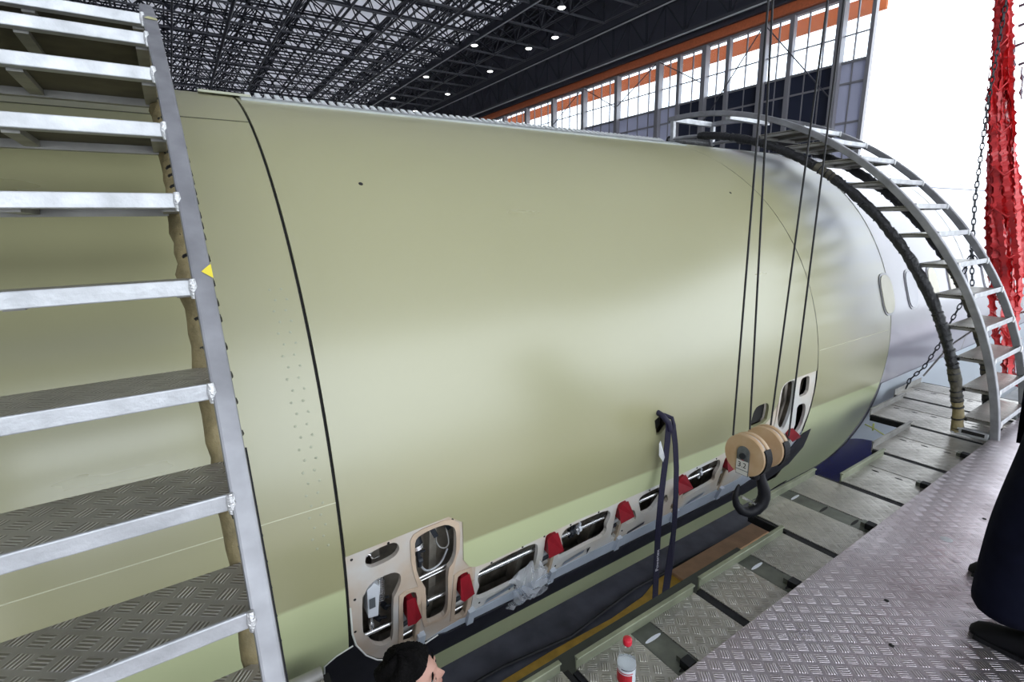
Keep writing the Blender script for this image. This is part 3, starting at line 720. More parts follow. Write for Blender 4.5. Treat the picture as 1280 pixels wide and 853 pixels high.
# spring, hoses, pump housing
sp = [cyl(-.535 + .018 * math.cos(t * 2 * PI), -6.4 - t * .36, R - .07 + .018 * math.sin(t * 2 * PI)) for t in [i / 10 for i in range(0, 130)]]
obj('coil_spring', MB().tube(sp, .003, 5), M_chrome, door)
def hose(pts, rad, m):
    P = [Vector(cyl(*p)) for p in pts]; out = []
    for i in range(len(P) - 1):
        p0, p1, p2, p3 = P[max(i - 1, 0)], P[i], P[i + 1], P[min(i + 2, len(P) - 1)]
        for k in range(6):
            t = k / 6; out.append(.5 * ((2 * p1) + (p2 - p0) * t + (2 * p0 - 5 * p1 + 4 * p2 - p3) * t * t + (3 * p1 - p0 - 3 * p2 + p3) * t ** 3))
    out.append(P[-1]); return obj('hose', MB().tube(out, rad, 6), m, door)
hose([(-.76, -2.2, R - .08), (-.79, -3.6, R - .06), (-.795, -5.0, R - .06), (-.81, -5.9, R - .05), (-.84, -6.2, R - .05), (-.855, -5.4, R - .06), (-.85, -3.0, R - .09)], .004, M_alu_dull)
hose([(-.70, -5.2, R - .06), (-.71, -7.2, R - .05), (-.735, -8.5, R - .045), (-.775, -8.9, R - .05), (-.82, -8.6, R - .06), (-.86, -7.4, R - .08)], .005, M_alu)
hose([(-.47, -2.2, R - .04), (-.49, -2.5, R - .03), (-.50, -3.2, R - .035), (-.53, -3.6, R - .05)], .004, M_chrome)
hose([(-.48, -2.9, R - .05), (-.53, -1.9, R - .045), (-.58, -1.75, R - .05)], .006, M_alu)
obj('actuator_body', MB().tube([cyl(-.69, -2.0, R - .10), cyl(-.70, -4.4, R - .07)], [.036, .030], 14), M_dark_steel, door)
obj('actuator_ring', MB().tube([cyl(-.70, -4.4, R - .07), cyl(-.703, -4.9, R - .065)], .034, 14), M_chrome, door)
obj('actuator_rod', MB().tube([cyl(-.705, -4.9, R - .06), cyl(-.71, -7.6, R - .05)], .010, 8).tube([cyl(-.70, -6.6, R - .05), cyl(-.72, -6.6, R - .05)], .014, 8), M_dark_steel, door)
obj('link_arm', MB().beam(cyl(-.765, -2.1, R - .05), cyl(-.785, -3.6, R - .04), .016, .02), M_dark_steel, door)
# white device with a grey square and its rod
b0 = MB()
b0.add([cyl(y, a, r) for r in (R - .07, R - .012) for y, a in ((-.463, -6.9), (-.463, -11.3), (-.505, -11.6), (-.515, -7.0), (-.492, -6.2))],
       [(0, 1, 2, 3, 4), (9, 8, 7, 6, 5)] + [(i, (i + 1) % 5, 5 + (i + 1) % 5, 5 + i) for i in range(5)])
obj('sensor_box', b0, M_box, door)
b1 = MB().add([cyl(y, a, R - .010) for y, a in ((-.468, -8.3), (-.468, -9.9), (-.494, -9.9), (-.494, -8.3))], [(0, 1, 2, 3)])
obj('sensor_plate', b1, mat('dark_square', (.10, .11, .12), .4), door)
obj('sensor_rod', MB().tube([cyl(-.485, -11.5, R - .04), cyl(-.483, -15.2, R - .04)], .006, 8).tube([cyl(-.483, -13.4, R - .04), cyl(-.483, -14.2, R - .04)], .012, 8), M_chrome, door)
obj('rod_end', MB().lathe([(.0, -.02), (.02, -.01), (.02, .01), (0, .02)], cyl(-.46, -16.3, R - .05), (0, 1, 0), 12), M_chrome, door)
for (y, a) in ((-.53, -11.2), (-.52, -14.8), (-.55, -13.0), (-.70, -6.0), (-.85, -3.6)):
    obj('fitting', MB().beam(cyl(y, a + .5, R - .08), cyl(y - .015, a - .5, R - .08), .02, .02).tube([cyl(y, a, R - .08), cyl(y - .04, a + .3, R - .06)], .006, 6), M_dark_steel, door)

# red latch covers and the latches below them
def red_cover(pts, lab=None):
    mb = MB(); n = len(pts)
    c = (sum(p[0] for p in pts) / n, sum(p[1] for p in pts) / n)
    vs = [cyl(y, a, R - .05) for y, a in pts] + [cyl(y, a, R + .020 + (.018 if a < c[1] else -.006)) for y, a in pts]
    mb.add(vs, [tuple(range(n)), tuple(range(2 * n - 1, n - 1, -1))] + [(i, (i + 1) % n, n + (i + 1) % n, n + i) for i in range(n)])
    o = bevel(obj('latch_cover', mb, M_red, door), .006, 2)
    o['label'] = 'red latch cover'
reds = [[(-.628, -10.5), (-.655, -10.5), (-.676, -13.4), (-.655, -14.0), (-.624, -13.8)],
        [(-.888, -10.8), (-.924, -10.6), (-.944, -13.6), (-.90, -14.2), (-.882, -13.6)],
        [(-1.39, -10.7), (-1.41, -10.15), (-1.444, -10.2), (-1.481, -13.4), (-1.394, -13.5)],
        [(-1.898, -10.8), (-1.915, -10.15), (-1.955, -10.1), (-2.005, -13.1), (-1.909, -13.3)],
        [(-2.41, -10.8), (-2.425, -10.1), (-2.458, -9.8), (-2.534, -12.9), (-2.412, -13.0)],
        [(-2.915, -10.8), (-2.93, -10.2), (-2.955, -9.9), (-3.01, -12.8), (-2.92, -13.0)],
        [(-3.708, -9.86), (-3.79, -11.6), (-3.833, -12.6), (-3.727, -12.8), (-3.665, -11.1)]]
for p in reds: red_cover(p)
for y0, y1 in ((-.622, -.678), (-.886, -.943), (-1.393, -1.450), (-1.903, -1.956), (-2.437, -2.475), (-2.918, -2.962)):
    for a, rr, m in ((-15.0, .017, M_alu), (-16.3, .015, M_dark_steel), (-17.3, .017, M_alu_dull), (-18.9, .008, M_chrome)):
        obj('latch_roller', MB().tube([cyl(y0, a, R - .035), cyl(y1, a + .2, R - .035)], rr, 10), m, door)
    obj('latch_guide', MB().add([cyl(y, a, r) for y in (y1 + .002, y1 - .018) for a in (-12.5, -19.3) for r in (R - .03, R - .001)],
        [(0, 1, 3, 2), (4, 6, 7, 5), (0, 4, 5, 1), (1, 5, 7, 3), (3, 7, 6, 2)]), mat('beige_guide', (.55, .43, .30), .5, .1, noise=.3), door)
    obj('sill_bracket', MB().add([cyl(y, a, r) for y in (y1 - .01, y1 - .045) for a in (-18.6, -21.6) for r in (R - .02, R + .018)],
        [(0, 1, 3, 2), (4, 6, 7, 5), (0, 4, 5, 1), (1, 5, 7, 3), (3, 7, 6, 2), (0, 2, 6, 4)]), M_sill, door)
# sill and black seal strip on the fuselage
obj('door_sill', cyl_sheet([(-.80, -20.9), (-.972, -19.95), (-2.0, -19.4), (-3.2, -19.1), (-3.5, -18.3), (-3.72, -17.4), (-3.87, -15.3), (-3.94, -12.6), (-3.955, -13.5), (-3.82, -17.4), (-3.58, -20.5), (-3.26, -22.8), (-2, -22.4), (-.858, -21.8), (-.7, -22.3)], [], R - .004, .02, (.1, 1.5)), M_sill, plane)
for (y0, y1) in ((-1.06, -1.22), (-1.56, -1.70), (-2.62, -2.78)):
    mb = MB().add([cyl(y0, -18.2, R + .001), cyl(y1, -17.4, R + .001), cyl(y1, -19.6, R - .012), cyl(y0 + .02, -20.6, R - .012)], [(0, 1, 2, 3)])
    obj('recess', mb, mat('recess_grey', (.30, .35, .42), .5), door)
for y in (-1.215, -1.715):
    obj('recess_hole', MB().add([cyl(y, -17.6, R + .003), cyl(y - .025, -17.3, R + .003), cyl(y - .012, -19.0, R + .003)], [(0, 1, 2)]), M_gap, door)
obj('data_plate', MB().add([cyl(y, a, R - .004) for y, a in ((-2.06, -18.6), (-2.06, -19.3), (-2.20, -18.6), (-2.20, -17.9))], [(0, 1, 2, 3)]), mat('dark_plate', (.06, .06, .07), .5), door)
st = [(-.274, -15.7), (-.323, -14.85), (-.392, -14.35)] + [(p[0] + .004, p[1] - .15) for p in BOT[1:]] + [(-.858, -21.9), (-2, -22.5), (-3.256, -22.95), (-3.58, -20.6), (-3.82, -17.5), (-3.955, -13.2), (-4.07, -13.0), (-4.09, -18.5), (-4.0, -23.0), (-3.75, -26.0), (-3.476, -27.23), (-.977, -27.27), (-.274, -27.27)]
obj('scuff_strip', cyl_sheet(st, [], R + .003, .012, (.1, 2)), M_seal, plane)
seam('scuff_edge', [cyl(y, a, R + .004) for y, a in ((-.270, -27), (-.272, -20), (-.274, -15.7), (-.323, -14.8), (-.392, -14.3))], .0035, mat('white_sealant', (.8, .8, .75), .5))
seam('door_rim', [cyl(p[0], p[1], R + .003) for p in [(-.388, -8), (-.390, -11)] + BOT], .004, MATS['white_sealant'])
grid_skin('gap_backing', [YL + .02, YL - .02], -24, 76, M_gap, plane, r=R - .012)
grid_skin('gap_backing', [lambda a: yR(a) + .02, lambda a: yR(a) - .02], -24, 76, M_gap, plane, r=R - .012)
# dark ports in the skin
obj('port_box', cyl_sheet(PORT, [], R - .035, .01, (.3, 9)), M_gap, door)
obj('port_box', cyl_sheet(SPORT, [], R - .05, .01, (.3, 9)), M_gap, door)
c = Vector(cyl(-4.42, -38.5, R + .002))
obj('drain_port', cyl_sheet([(-4.42 + .10 * math.cos(t * PI / 8), -38.6 + 2.4 * math.sin(t * PI / 8)) for t in range(16)], [], R + .004, .01, (.5, 9)), M_gap, plane)

# ------------------------------------------------------------------ curved stairs over the fuselage
SX, SZ, RO, RI = AX + .10, AZ - .68, 2.98, 2.770
def sc(a, r, y): a = math.radians(a); return (SX - r * math.cos(a), y, SZ + r * math.sin(a))
def arc_beam(r, y, a0, a1, w, h, da=2.5):
    mb = MB(); n = int(abs(a1 - a0) / da); vs = []
    for i in range(n + 1):
        a = a0 + (a1 - a0) * i / n
        for dr, dy in ((h / 2, -w / 2), (h / 2, w / 2), (-h / 2, w / 2), (-h / 2, -w / 2)): vs.append(sc(a, r + dr, y + dy))
    fs = [(4 * i + k, 4 * i + (k + 1) % 4, 4 * i + 4 + (k + 1) % 4, 4 * i + 4 + k) for i in range(n) for k in range(4)] + [(0, 3, 2, 1), (4 * n, 4 * n + 1, 4 * n + 2, 4 * n + 3)]
    return mb.add(vs, fs)
STEPS = [-1.452, -1.228, -1.006, -.781, -.554, -.334, -.111, .099, .300, .498, .665, .80]
def x_on(r, z): return SX - math.sqrt(r * r - (z - SZ) ** 2)
def make_stairs(label, y0, foams, ties, group, fo_off=0.0):
    y1 = y0 + .70
    t = thing('curved_stairs', label, 'stairs', (1.0, (y0 + y1) / 2, -1.6), group)
    afoot = math.degrees(math.asin((-1.6 - SZ) / RO)); afi = math.degrees(math.asin((-1.6 - SZ) / RI))
    for y in (y0, y1):
        bevel(obj('outer_rail', arc_beam(RO, y, afoot, 92, .044, .050), M_rail, t), .006)
        obj('inner_rail', MB().tube([sc(a, RI, y) for a in [afi + (92 - afi) * i / 34 for i in range(35)]], .018, 8), M_rail, t)
    for y, segs in ((y0, foams[0]), (y1, foams[1])):
        for (a0, a1, m) in segs:
            pts, rs = [], []
            n = int((a1 - a0) / .8)
            for i in range(n + 1):
                a = a0 + (a1 - a0) * i / n
                pts.append(sc(a, RI + rng.uniform(-.003, .003), y + fo_off + rng.uniform(-.003, .003))); rs.append(.036 + rng.uniform(-.004, .005))
            fo = obj('foam_wrap', MB().tube(pts, rs, 10), m, t)
            tm = MB(); a = a0 + .6
            while a < a1:
                da = rng.uniform(.8, 1.9)
                tm.tube([sc(a, RI, y - .001), sc(a + .22, RI, y + .001)], .0405, 10)
                a += da
            o = obj('tie_band', tm, ties, fo); o['kind'] = 'stuff'
    for k, z in enumerate(STEPS):
        xo, xi = x_on(RO, z - .02), x_on(RI, z - .02)
        xi -= .03
        if z > .5: xi = min(xi, xo + .40)
        st_ = obj('step', MB().box(xo - .011, xi - .0, y0 + .02, y1 - .02, z - .020, z - .014), M_step, t)
        bevel(obj('step_edge', MB().box(xo - .021, xo - .012, y0 + .022, y1 - .022, z - .038, z).box(xo - .012, xo + .02, y0 + .022, y1 - .022, z - .038, z - .021), M_alu, st_), .003)
        obj('step_back_bar', MB().box(xi - .02, xi + .008, y0 + .022, y1 - .022, z - .05, z - .021), M_alu_dull, st_)
        obj('step_lining', MB().box(xo + .02, xi - .02, y0 + .03, y1 - .03, z - .026, z - .0205), M_under, st_)
        ym = (y0 + y1) / 2
        for yy in (y0 + .04, ym, y1 - .04):
            obj('step_bearer', MB().box(xo + .02, xi, yy - .018, yy + .018, z - .045, z - .027), M_alu_dull, st_)
        for yy in (y0 + .022, y1 - .022):
            obj('weld', MB().tube([(xo - .022, yy, z - .045), (xo - .024, yy, z - .02), (xo - .022, yy, z + .002)], [.007, .010, .007], 7), M_weld, st_)
    # top frame
    for y in (y0, y1):
        obj('top_leg', MB().beam(sc(91, RO, y), sc(91, RI - .02, y), .04, .04), M_alu, t)
    obj('top_bar', MB().beam(sc(91.5, RO, y0), sc(91.5, RO, y1), .05, .05), M_alu, t)
    obj('top_bar', MB().beam(sc(78, RO - .03, y0), sc(78, RO - .03, y1), .05, .05), M_alu, t)
    obj('top_pad', MB().tube([sc(92, RI, y0), sc(92, RI, y1)], .045, 10), M_foam_k, t)
    # foot
    xf, xr = x_on(RO, -1.58), x_on(RI, -1.58)
    for y in (y0, y1):
        ft = bevel(obj('foot_bracket', MB().box(xf - .01, xr + .03, y - .03, y + .04, -1.598, -1.585).box(xf + .03, xr, y - .005, y + .035, -1.585, -1.545), M_alu, t), .003)
        obj('foot_slot', MB().box(xf + .05, xr - .03, y + .0345, y + .0375, -1.578, -1.553).box(xf + .05, xr - .03, y - .008, y - .0055, -1.578, -1.553), M_gap, ft)
    return t
lt = make_stairs('curved aluminium stairs at the left edge with tan pipe foam on the inner rail', -.05, ([(14, 86, M_foam_y)], [(14, 86, M_foam_y)]), M_foam_k, 'curved access stairs', .012)
obj('yellow_tape', MB().add([sc(a, RO + .027, y) for a, y in ((36.9, -.073), (36.1, -.073), (36.5, -.050))], [(0, 1, 2)]), M_tape, lt)
obj('yellow_tape', MB().add([sc(a, RO + .0275, y) for a, y in ((62.4, -.045), (61.6, -.03), (61.4, -.072), (61.9, -.072))], [(0, 1, 2, 3)]), mat('pale_tape', (.5, .48, .25), .5), lt)
obj('edge_tape', arc_beam(RO - .012, -.0745, 13, 28, .005, .026), M_black, lt)
make_stairs('curved aluminium stairs at the right, black wrapped rails, standing on the platform', -5.45,
    ([(5.5, 12, M_foam_k), (12, 34, M_foam_g), (34, 84, M_foam_k)], [(6, 11, M_foam_y), (11, 16, M_foam_g), (16, 46, M_foam_k), (46, 53, M_foam_k), (53, 57, M_foam_g), (57, 84, M_foam_k)]), M_foam_k, 'curved access stairs')

# ------------------------------------------------------------------ work platform
pf = thing('work_platform', 'raised walkway of purplish grey chequer plate running along the fuselage', 'platform', (0, -3, -Z0))
o = bevel(obj('deck_plate', MB().box(-1.5, .92, -12, 4, -1.606, -1.578), M_deck, pf), .003)
obj('edge_beam', MB().box(.80, .90, -12, 4, -1.80, -1.66), M_dark_steel, pf)
obj('support_beam', MB().box(1.20, 1.365, -2.35, -.3, -1.86, -1.75), mat('dark_green_paint', (.035, .042, .038), .5, noise=.3), pf)
obj('cross_beam', MB().box(-1.5, 1.2, -2.4, -2.3, -1.95, -1.75).box(-1.5, 1.3, .1, .2, -1.95, -1.75).box(-1.5, 1.3, -5.3, -5.2, -1.95, -1.75).box(-1.5, 1.3, -8.3, -8.2, -1.95, -1.75), M_dark_steel, pf)
for y in (3.8, .15, -2.35, -5.25, -8.25, -11.8):
    for x in (-1.4, .7): obj('leg', MB().box(x - .05, x + .05, y - .05, y + .05, -4.8, -1.66), M_dark_steel, pf)
for i, (x, y) in enumerate(((.55, -2.05), (.62, -3.4), (.35, -1.9), (.3, -1.55), (.66, -2.3), (.45, -2.9))):
    obj('deck_screw', MB().lathe([(.010, -1.579), (.009, -1.576), (0, -1.5755)], (x, y, 0), n=8), M_gap, pf)
obj('lifting_hole', MB().lathe([(.03, -1.5785), (.022, -1.5775), (0, -1.5772)], (.67, -3.02, 0), n=16), M_alu, pf)

BOARDS = [(-.99, -.72, 1.20), (-1.02, -1.73, 1.18), (-1.755, -2.48, 1.19), (-2.505, -3.265, 1.41), (-3.29, -3.94, 1.28), (-3.965, -4.665, 1.37), (-4.69, -5.38, 1.67), (-5.405, -6.05, 1.755), (-.25, .44, 1.70), (.46, 1.15, 1.70)]
BLAB = ['short sliding platform board cut off by the bottom edge, beside the capped bottle', 'chequer plate sliding board nearest the water bottle', 'chequer plate sliding board second from the bottle, under the navy sling',
        'chequer plate sliding board just under the black hook', 'narrower sliding board beyond the hook, beside the blue belly', 'sliding board two beyond the hook, at the foot of the right stairs',
        'long sliding board reaching the fuselage at the foot of the right stairs', 'farthest sliding board, beyond the right stairs with chain end above', 'sliding board at the foot of the left stairs, grey pad at its end', 'sliding board under the left stairs, outer one']
for k, (ya, yb, xe) in enumerate(BOARDS):
    y0, y1 = min(ya, yb), max(ya, yb)
    t = thing('sliding_board', BLAB[k], 'platform board', ((.85 + xe) / 2, (y0 + y1) / 2, -1.66), 'sliding boards at the platform edge')
    zt = -1.612
    w_ = y1 - y0
    sl = .11 if w_ > .5 else 0
    # slotted strip sits a little past the middle of each board
    s0 = y1 - w_ * .42; s1 = s0 - sl
    if sl:
        bevel(obj('tread_plate', MB().box(.60, xe, y0 + .012, s1 - .003, zt - .006, zt), M_board, t), .001, 1)
        bevel(obj('tread_plate', MB().box(.60, xe, s0 + .003, y1 - .012, zt - .006, zt), M_board, t), .001, 1)
        far = k >= 4
        sp_ = obj('slotted_strip', MB().box(.60, xe - .002, s1, s0, zt - .008, zt - .0025), M_board if far else M_slotplate, t)
        ns = 5 if far else 3
        for q in range(ns):
            xs = xe - (.07 + q * .13 if far else .07 + q * .16)
            if xs < .93: continue
            slot = [(xs - .028, s1 + sl * .5)]
            hw, hh = (.022, .008) if far else (.008, .045)
            oval = [(xs + (hw if far else hw) * math.cos(j * PI / 6), (s0 + s1) / 2 + hh * math.sin(j * PI / 6)) for j in range(12)]
            obj('slot', MB().prism(oval, lambda u, v, h: (u, v, h), zt - .003, zt - .0015), (M_box if (q == 0 and not far) else M_gap), sp_)
    else:
        bevel(obj('tread_plate', MB().box(.60, xe, y0 + .012, y1 - .012, zt - .006, zt), M_board, t), .001, 1)
    for yy in (y0, y1):
        obj('side_rail', MB().box(.60, xe - .01, yy - .011, yy + .011, zt - .05, zt - (.001 if yy == y0 else .004)), M_black, t)
    if k not in (7, 8, 9):
        bevel(obj('end_lip', MB().box(xe - .004, xe + .004, y0 + .02, y1 - .01, zt - .03, zt + .045).box(xe - .012, xe + .008, y0 + .02, y1 - .01, zt + .040, zt + .048), M_greenedge if k < 5 else M_alu_dull, t), .0015, 1)
    elif k == 7:
        bevel(obj('end_lip', MB().box(xe - .004, xe + .004, y0 + .02, y1 - .01, zt - .03, zt + .05), M_alu_dull, t), .0015, 1)
    else:
        obj('end_pad', MB().tube([(xe + .0, y0 + .01, zt), (xe + .0, y1 - .01, zt)], .026, 10), M_alu_dull, t)
    obj('end_beam', MB().box(xe - .06, xe - .01, y0 + .02, y1 - .02, zt - .06, zt - .008), M_dark_steel, t)
    if 0 < k < 8:
        obj('lock_block', MB().box(.925, .965, (s0 + s1) / 2 - .022, (s0 + s1) / 2 + .022, zt - .002, zt + .03), M_black, t)
        obj('lock_cap', MB().box(.965, .99, (s0 + s1) / 2 - .028, (s0 + s1) / 2 + .01, zt - .002, zt + .022), M_slotplate, t)

# floor marking, timber plank, dark cable on the hangar floor
struct('trim_2', MB().prism([(3.70, 0), (3.82, 0), (3.835, -2.4), (3.84, -3.0), (3.80, -3.9), (3.84, -4.5), (3.95, -4.9), (3.95, -5.4), (3.66, -5.4)], lambda u, v, h: (u, v, h), -4.799, -4.794), M_yellow)
solo('timber_plank', MB().box(3.66, 3.93, -7.4, -5.15, -4.794, -4.75), M_plank, 'brown timber plank lying on the dark hangar floor beyond the yellow line', 'plank', (3.7, -6.5, -4.794))
solo('floor_cable', MB().tube([(3.98, -1.0, -4.78), (3.97, -2.4, -4.78), (3.86, -3.3, -4.78), (3.93, -3.9, -4.78), (3.99, -4.5, -4.78), (3.97, -5.5, -4.78), (3.93, -6.6, -4.78)], .018, 6), M_black, 'thin black cable lying along the yellow floor line under the fuselage', 'cable', (3.9, -3, -4.794))

# ------------------------------------------------------------------ hook block on four ropes
HX = 1.35; hk = .964
D1 = Vector((HX, -2.345, -1.187)); D2 = Vector((HX + .01, -2.535, -1.195)); DR = .112
hb = thing('hook_block', 'cream twin sheave crane block with black hook hanging on wire ropes', 'crane hook', (HX, -2.4, -1.56))
for c in (D1, D2):
    sh = bevel(obj('sheave_cover', MB().lathe([(DR - .004, .034), (DR, .028), (DR, .012), (DR - .004, .010)], c, (0, 1, 0), 40).lathe([(DR - .004, -.010), (DR, -.012), (DR, -.028), (DR - .004, -.034)], c, (0, 1, 0), 40), M_block, hb), .002)
    obj('sheave_rim', MB().lathe([(DR - .010, -.012), (DR - .010, .012)], c, (0, 1, 0), 40), mat('pale_rim', (.6, .55, .5), .4), sh)
    # black rope guard on the right of each sheave
    gp = [c + Vector((DR * 1.015 * math.cos(t), 0, DR * 1.015 * math.sin(t))) for t in [math.radians(a) for a in range(150, 226, 8)]]
    mb = MB()
    for p, q in zip(gp[:-1], gp[1:]): mb.beam(p, q, .05, .012, (q - p).cross(Vector((0, 1, 0))))
    obj('rope_guard', mb, M_black, sh)
obj('block_axle', MB().tube([D1 + Vector((0, .05, 0)), D2 + Vector((0, -.05, 0))], .016, 12), M_dark_steel, hb)
# sign plate facing the camera side (towards +y)
fn = lambda u, v, h: (D1.x - u, D1.y + h, D1.z + v)
arch = [(-.034, -.105), (.034, -.105)] + [(.034 * math.cos(t * PI / 10), .018 + .034 * math.sin(t * PI / 10)) for t in range(11)]
pl_ = obj('sign_plate', MB().prism(arch, fn, .036, .042), M_signplate, hb)
obj('sign_face', MB().prism([(-.032, -.076), (.032, -.076), (.032, -.026), (-.032, -.026)], fn, .042, .0435), M_sign, pl_)
obj('sign_strip', MB().prism([(-.032, -.102), (.032, -.102), (.032, -.081), (-.032, -.081)], fn, .042, .0435), M_sign, pl_)
def text_obj(name, body, size, m, mw, parent, ext=.0004):
    cu = bpy.data.curves.new(name, 'FONT'); cu.body = body; cu.size = size; cu.extrude = ext; cu.align_x = 'CENTER'; cu.align_y = 'CENTER'
    cu.materials.append(m)
    tmp = bpy.data.objects.new('tmp', cu); COL.objects.link(tmp)
    bpy.context.view_layer.update()
    me = bpy.data.meshes.new_from_object(tmp.evaluated_get(bpy.context.evaluated_depsgraph_get()))
    bpy.data.objects.remove(tmp); bpy.data.curves.remove(cu)
    me.name = name
    if not me.materials: me.materials.append(m)
    o = bpy.data.objects.new(name, me); COL.objects.link(o)
    o.parent = parent; l = wloc(parent)
    mw = mw.copy(); mw.translation = mw.translation + Vector((0, 0, Z0)) - l
    o.matrix_basis = mw
    return o
Mt = Matrix(((-1, 0, 0, D1.x), (0, 0, 1, D1.y + .044), (0, 1, 0, D1.z - .051), (0, 0, 0, 1)))
text_obj('sign_text', '3.2', .040, M_gap, Mt, pl_)
obj('sign_mark', MB().tube([(D1.x + .012, D1.y + .043, D1.z + .0), (D1.x + .004, D1.y + .043, D1.z - .006), (D1.x - .01, D1.y + .043, D1.z - .006)], .003, 5), M_gap, pl_)
obj('sign_mark', MB().tube([(D1.x + .006, D1.y + .043, D1.z - .022), (D1.x - .008, D1.y + .043, D1.z - .024)], .002, 5), M_red, pl_)
# neck and hook (hook plane roughly facing the lens)
cm = (D1 + D2) / 2
obj('hook_neck', MB().tube([(cm.x, cm.y, cm.z - .08), (cm.x, cm.y, cm.z - .165)], [.030, .026], 12).box(cm.x - .03, cm.x + .03, cm.y - .06, cm.y + .06, cm.z - .13, cm.z - .11), M_hook, hb)
hd_ = Vector((-.40, -.85, 0)).normalized()       # towards the right in the picture
hz = Vector((0, 0, 1))
prof = [(.022, .01, .024), (.026, -.03, .027), (.040, -.07, .031), (.056, -.11, .034), (.060, -.15, .036), (.048, -.19, .037), (.018, -.222, .034), (-.030, -.235, .030), (-.072, -.218, .026), (-.100, -.180, .022), (-.112, -.140, .018), (-.110, -.105, .014), (-.102, -.078, .010), (-.094, -.062, .006)]
P = []; Rr = []
for i in range(len(prof) - 1):
    for k in range(3):
        t = k / 3; a_, b_ = prof[i], prof[i + 1]
        P.append((a_[0] + (b_[0] - a_[0]) * t, a_[1] + (b_[1] - a_[1]) * t)); Rr.append((a_[2] + (b_[2] - a_[2]) * t) * .92)
P.append(prof[-1][:2]); Rr.append(prof[-1][2])
h0 = Vector((cm.x, cm.y, cm.z - .135)) - hd_ * -.0
obj('hook', MB().tube([h0 + hd_ * (p[0] + .01) + hz * p[1] for p in P], Rr, 14), M_hook, hb)
obj('hook_latch', MB().beam(h0 + hd_ * -.066 + hz * -.135, h0 + hd_ * .015 + hz * -.185, .022, .010), M_chrome, hb)
obj('hook_pin', MB().tube([h0 + hd_ * .015 + hz * -.235, h0 + hd_ * .015 + hz * -.275], [.008, .004], 8), M_hook, hb)
# ropes run up to the roof
for i, (b_, t_) in enumerate((((1.35, -2.20, -1.045), (1.35, -2.192, .886)), ((1.35, -2.345, -1.05), (1.35, -2.224, .892)), ((1.36, -2.556, -1.185), (1.35, -2.664, .979)), ((1.36, -2.765, -1.20), (1.35, -2.813, 1.008)))):
    b = Vector(b_); d = (Vector(t_) - b); top = b + d * ((13.9 - b.z) / d.z)
    solo('wire_rope', MB().tube([b, top], .0048, 6), M_cable, ['leftmost of the four black wire ropes holding the hook block', 'second from left of the four wire ropes above the hook block', 'third from left of the wire ropes, coming down over the near sheave', 'rightmost of the four wire ropes, crossing the far door edge'][i], 'wire rope', (b.x, b.y, b.z), 'crane wire ropes')

# ------------------------------------------------------------------ webbing sling from the door port
sl = thing('lifting_sling', 'dark navy webbing sling looped through a black port low on the door', 'strap', (1.72, -2.18, -2.5))
def ribbon(pts, w, sd):
    mb = MB(); vs = []
    for p, s_ in zip(pts, sd):
        p = Vector(p); s_ = Vector(s_).normalized(); n_ = Vector((-1, 0, 0))
        vs += [p - s_ * w / 2 - n_ * .002, p + s_ * w / 2 - n_ * .002, p + s_ * w / 2 + n_ * .002, p - s_ * w / 2 + n_ * .002]
    n = len(pts)
    return mb.add(vs, [(4 * i + k, 4 * i + (k + 1) % 4, 4 * i + 4 + (k + 1) % 4, 4 * i + 4 + k) for i in range(n - 1) for k in range(4)])
Y_ = (0, 1, 0)
obj('strap_loop', MB().tube([(1.83, -2.17, -1.05), (1.76, -2.16, -1.06), (1.735, -2.185, -1.10), (1.735, -2.20, -1.15)], .017, 8).tube([(1.83, -2.20, -1.07), (1.75, -2.235, -1.09), (1.735, -2.235, -1.13), (1.735, -2.22, -1.17)], .012, 8), M_strap, sl)
sa = obj('strap', ribbon([(1.735, -2.19, -1.10), (1.735, -2.185, -1.22), (1.725, -2.16, -1.36), (1.72, -2.135, -1.55), (1.72, -2.125, -1.75), (1.72, -2.125, -2.0), (1.72, -2.13, -2.3), (1.72, -2.15, -2.7)], .048, [(0, 1, 0)] * 8), M_strap, sl)
obj('strap', ribbon([(1.735, -2.225, -1.12), (1.73, -2.25, -1.25), (1.725, -2.265, -1.4), (1.725, -2.275, -1.6), (1.725, -2.275, -1.8), (1.725, -2.25, -2.05), (1.725, -2.22, -2.3), (1.725, -2.17, -2.7)], .042, [(0, 1, 0)] * 5 + [(.5, .8, 0)] * 3), M_strap, sl)
obj('clear_tag', MB().add([(1.742, -2.135, -1.20), (1.735, -2.115, -1.21), (1.715, -2.095, -1.27), (1.705, -2.12, -1.31), (1.712, -2.14, -1.29), (1.70, -2.115, -1.25)], [(0, 1, 5), (1, 2, 5), (2, 3, 5), (3, 4, 5), (4, 0, 5)]), M_bag_light, sl)
# text runs up the strap
Mu = Matrix.Translation((1.7155, -2.127, -1.95)) @ Matrix(((0, 0, -1, 0), (-0, 1, 0, 0), (1, 0, 0, 0), (0, 0, 0, 1)))
text_obj('strap_text', 'Powertex', .036, mat('white_print', (.8, .8, .85), .6), Mu, sa)

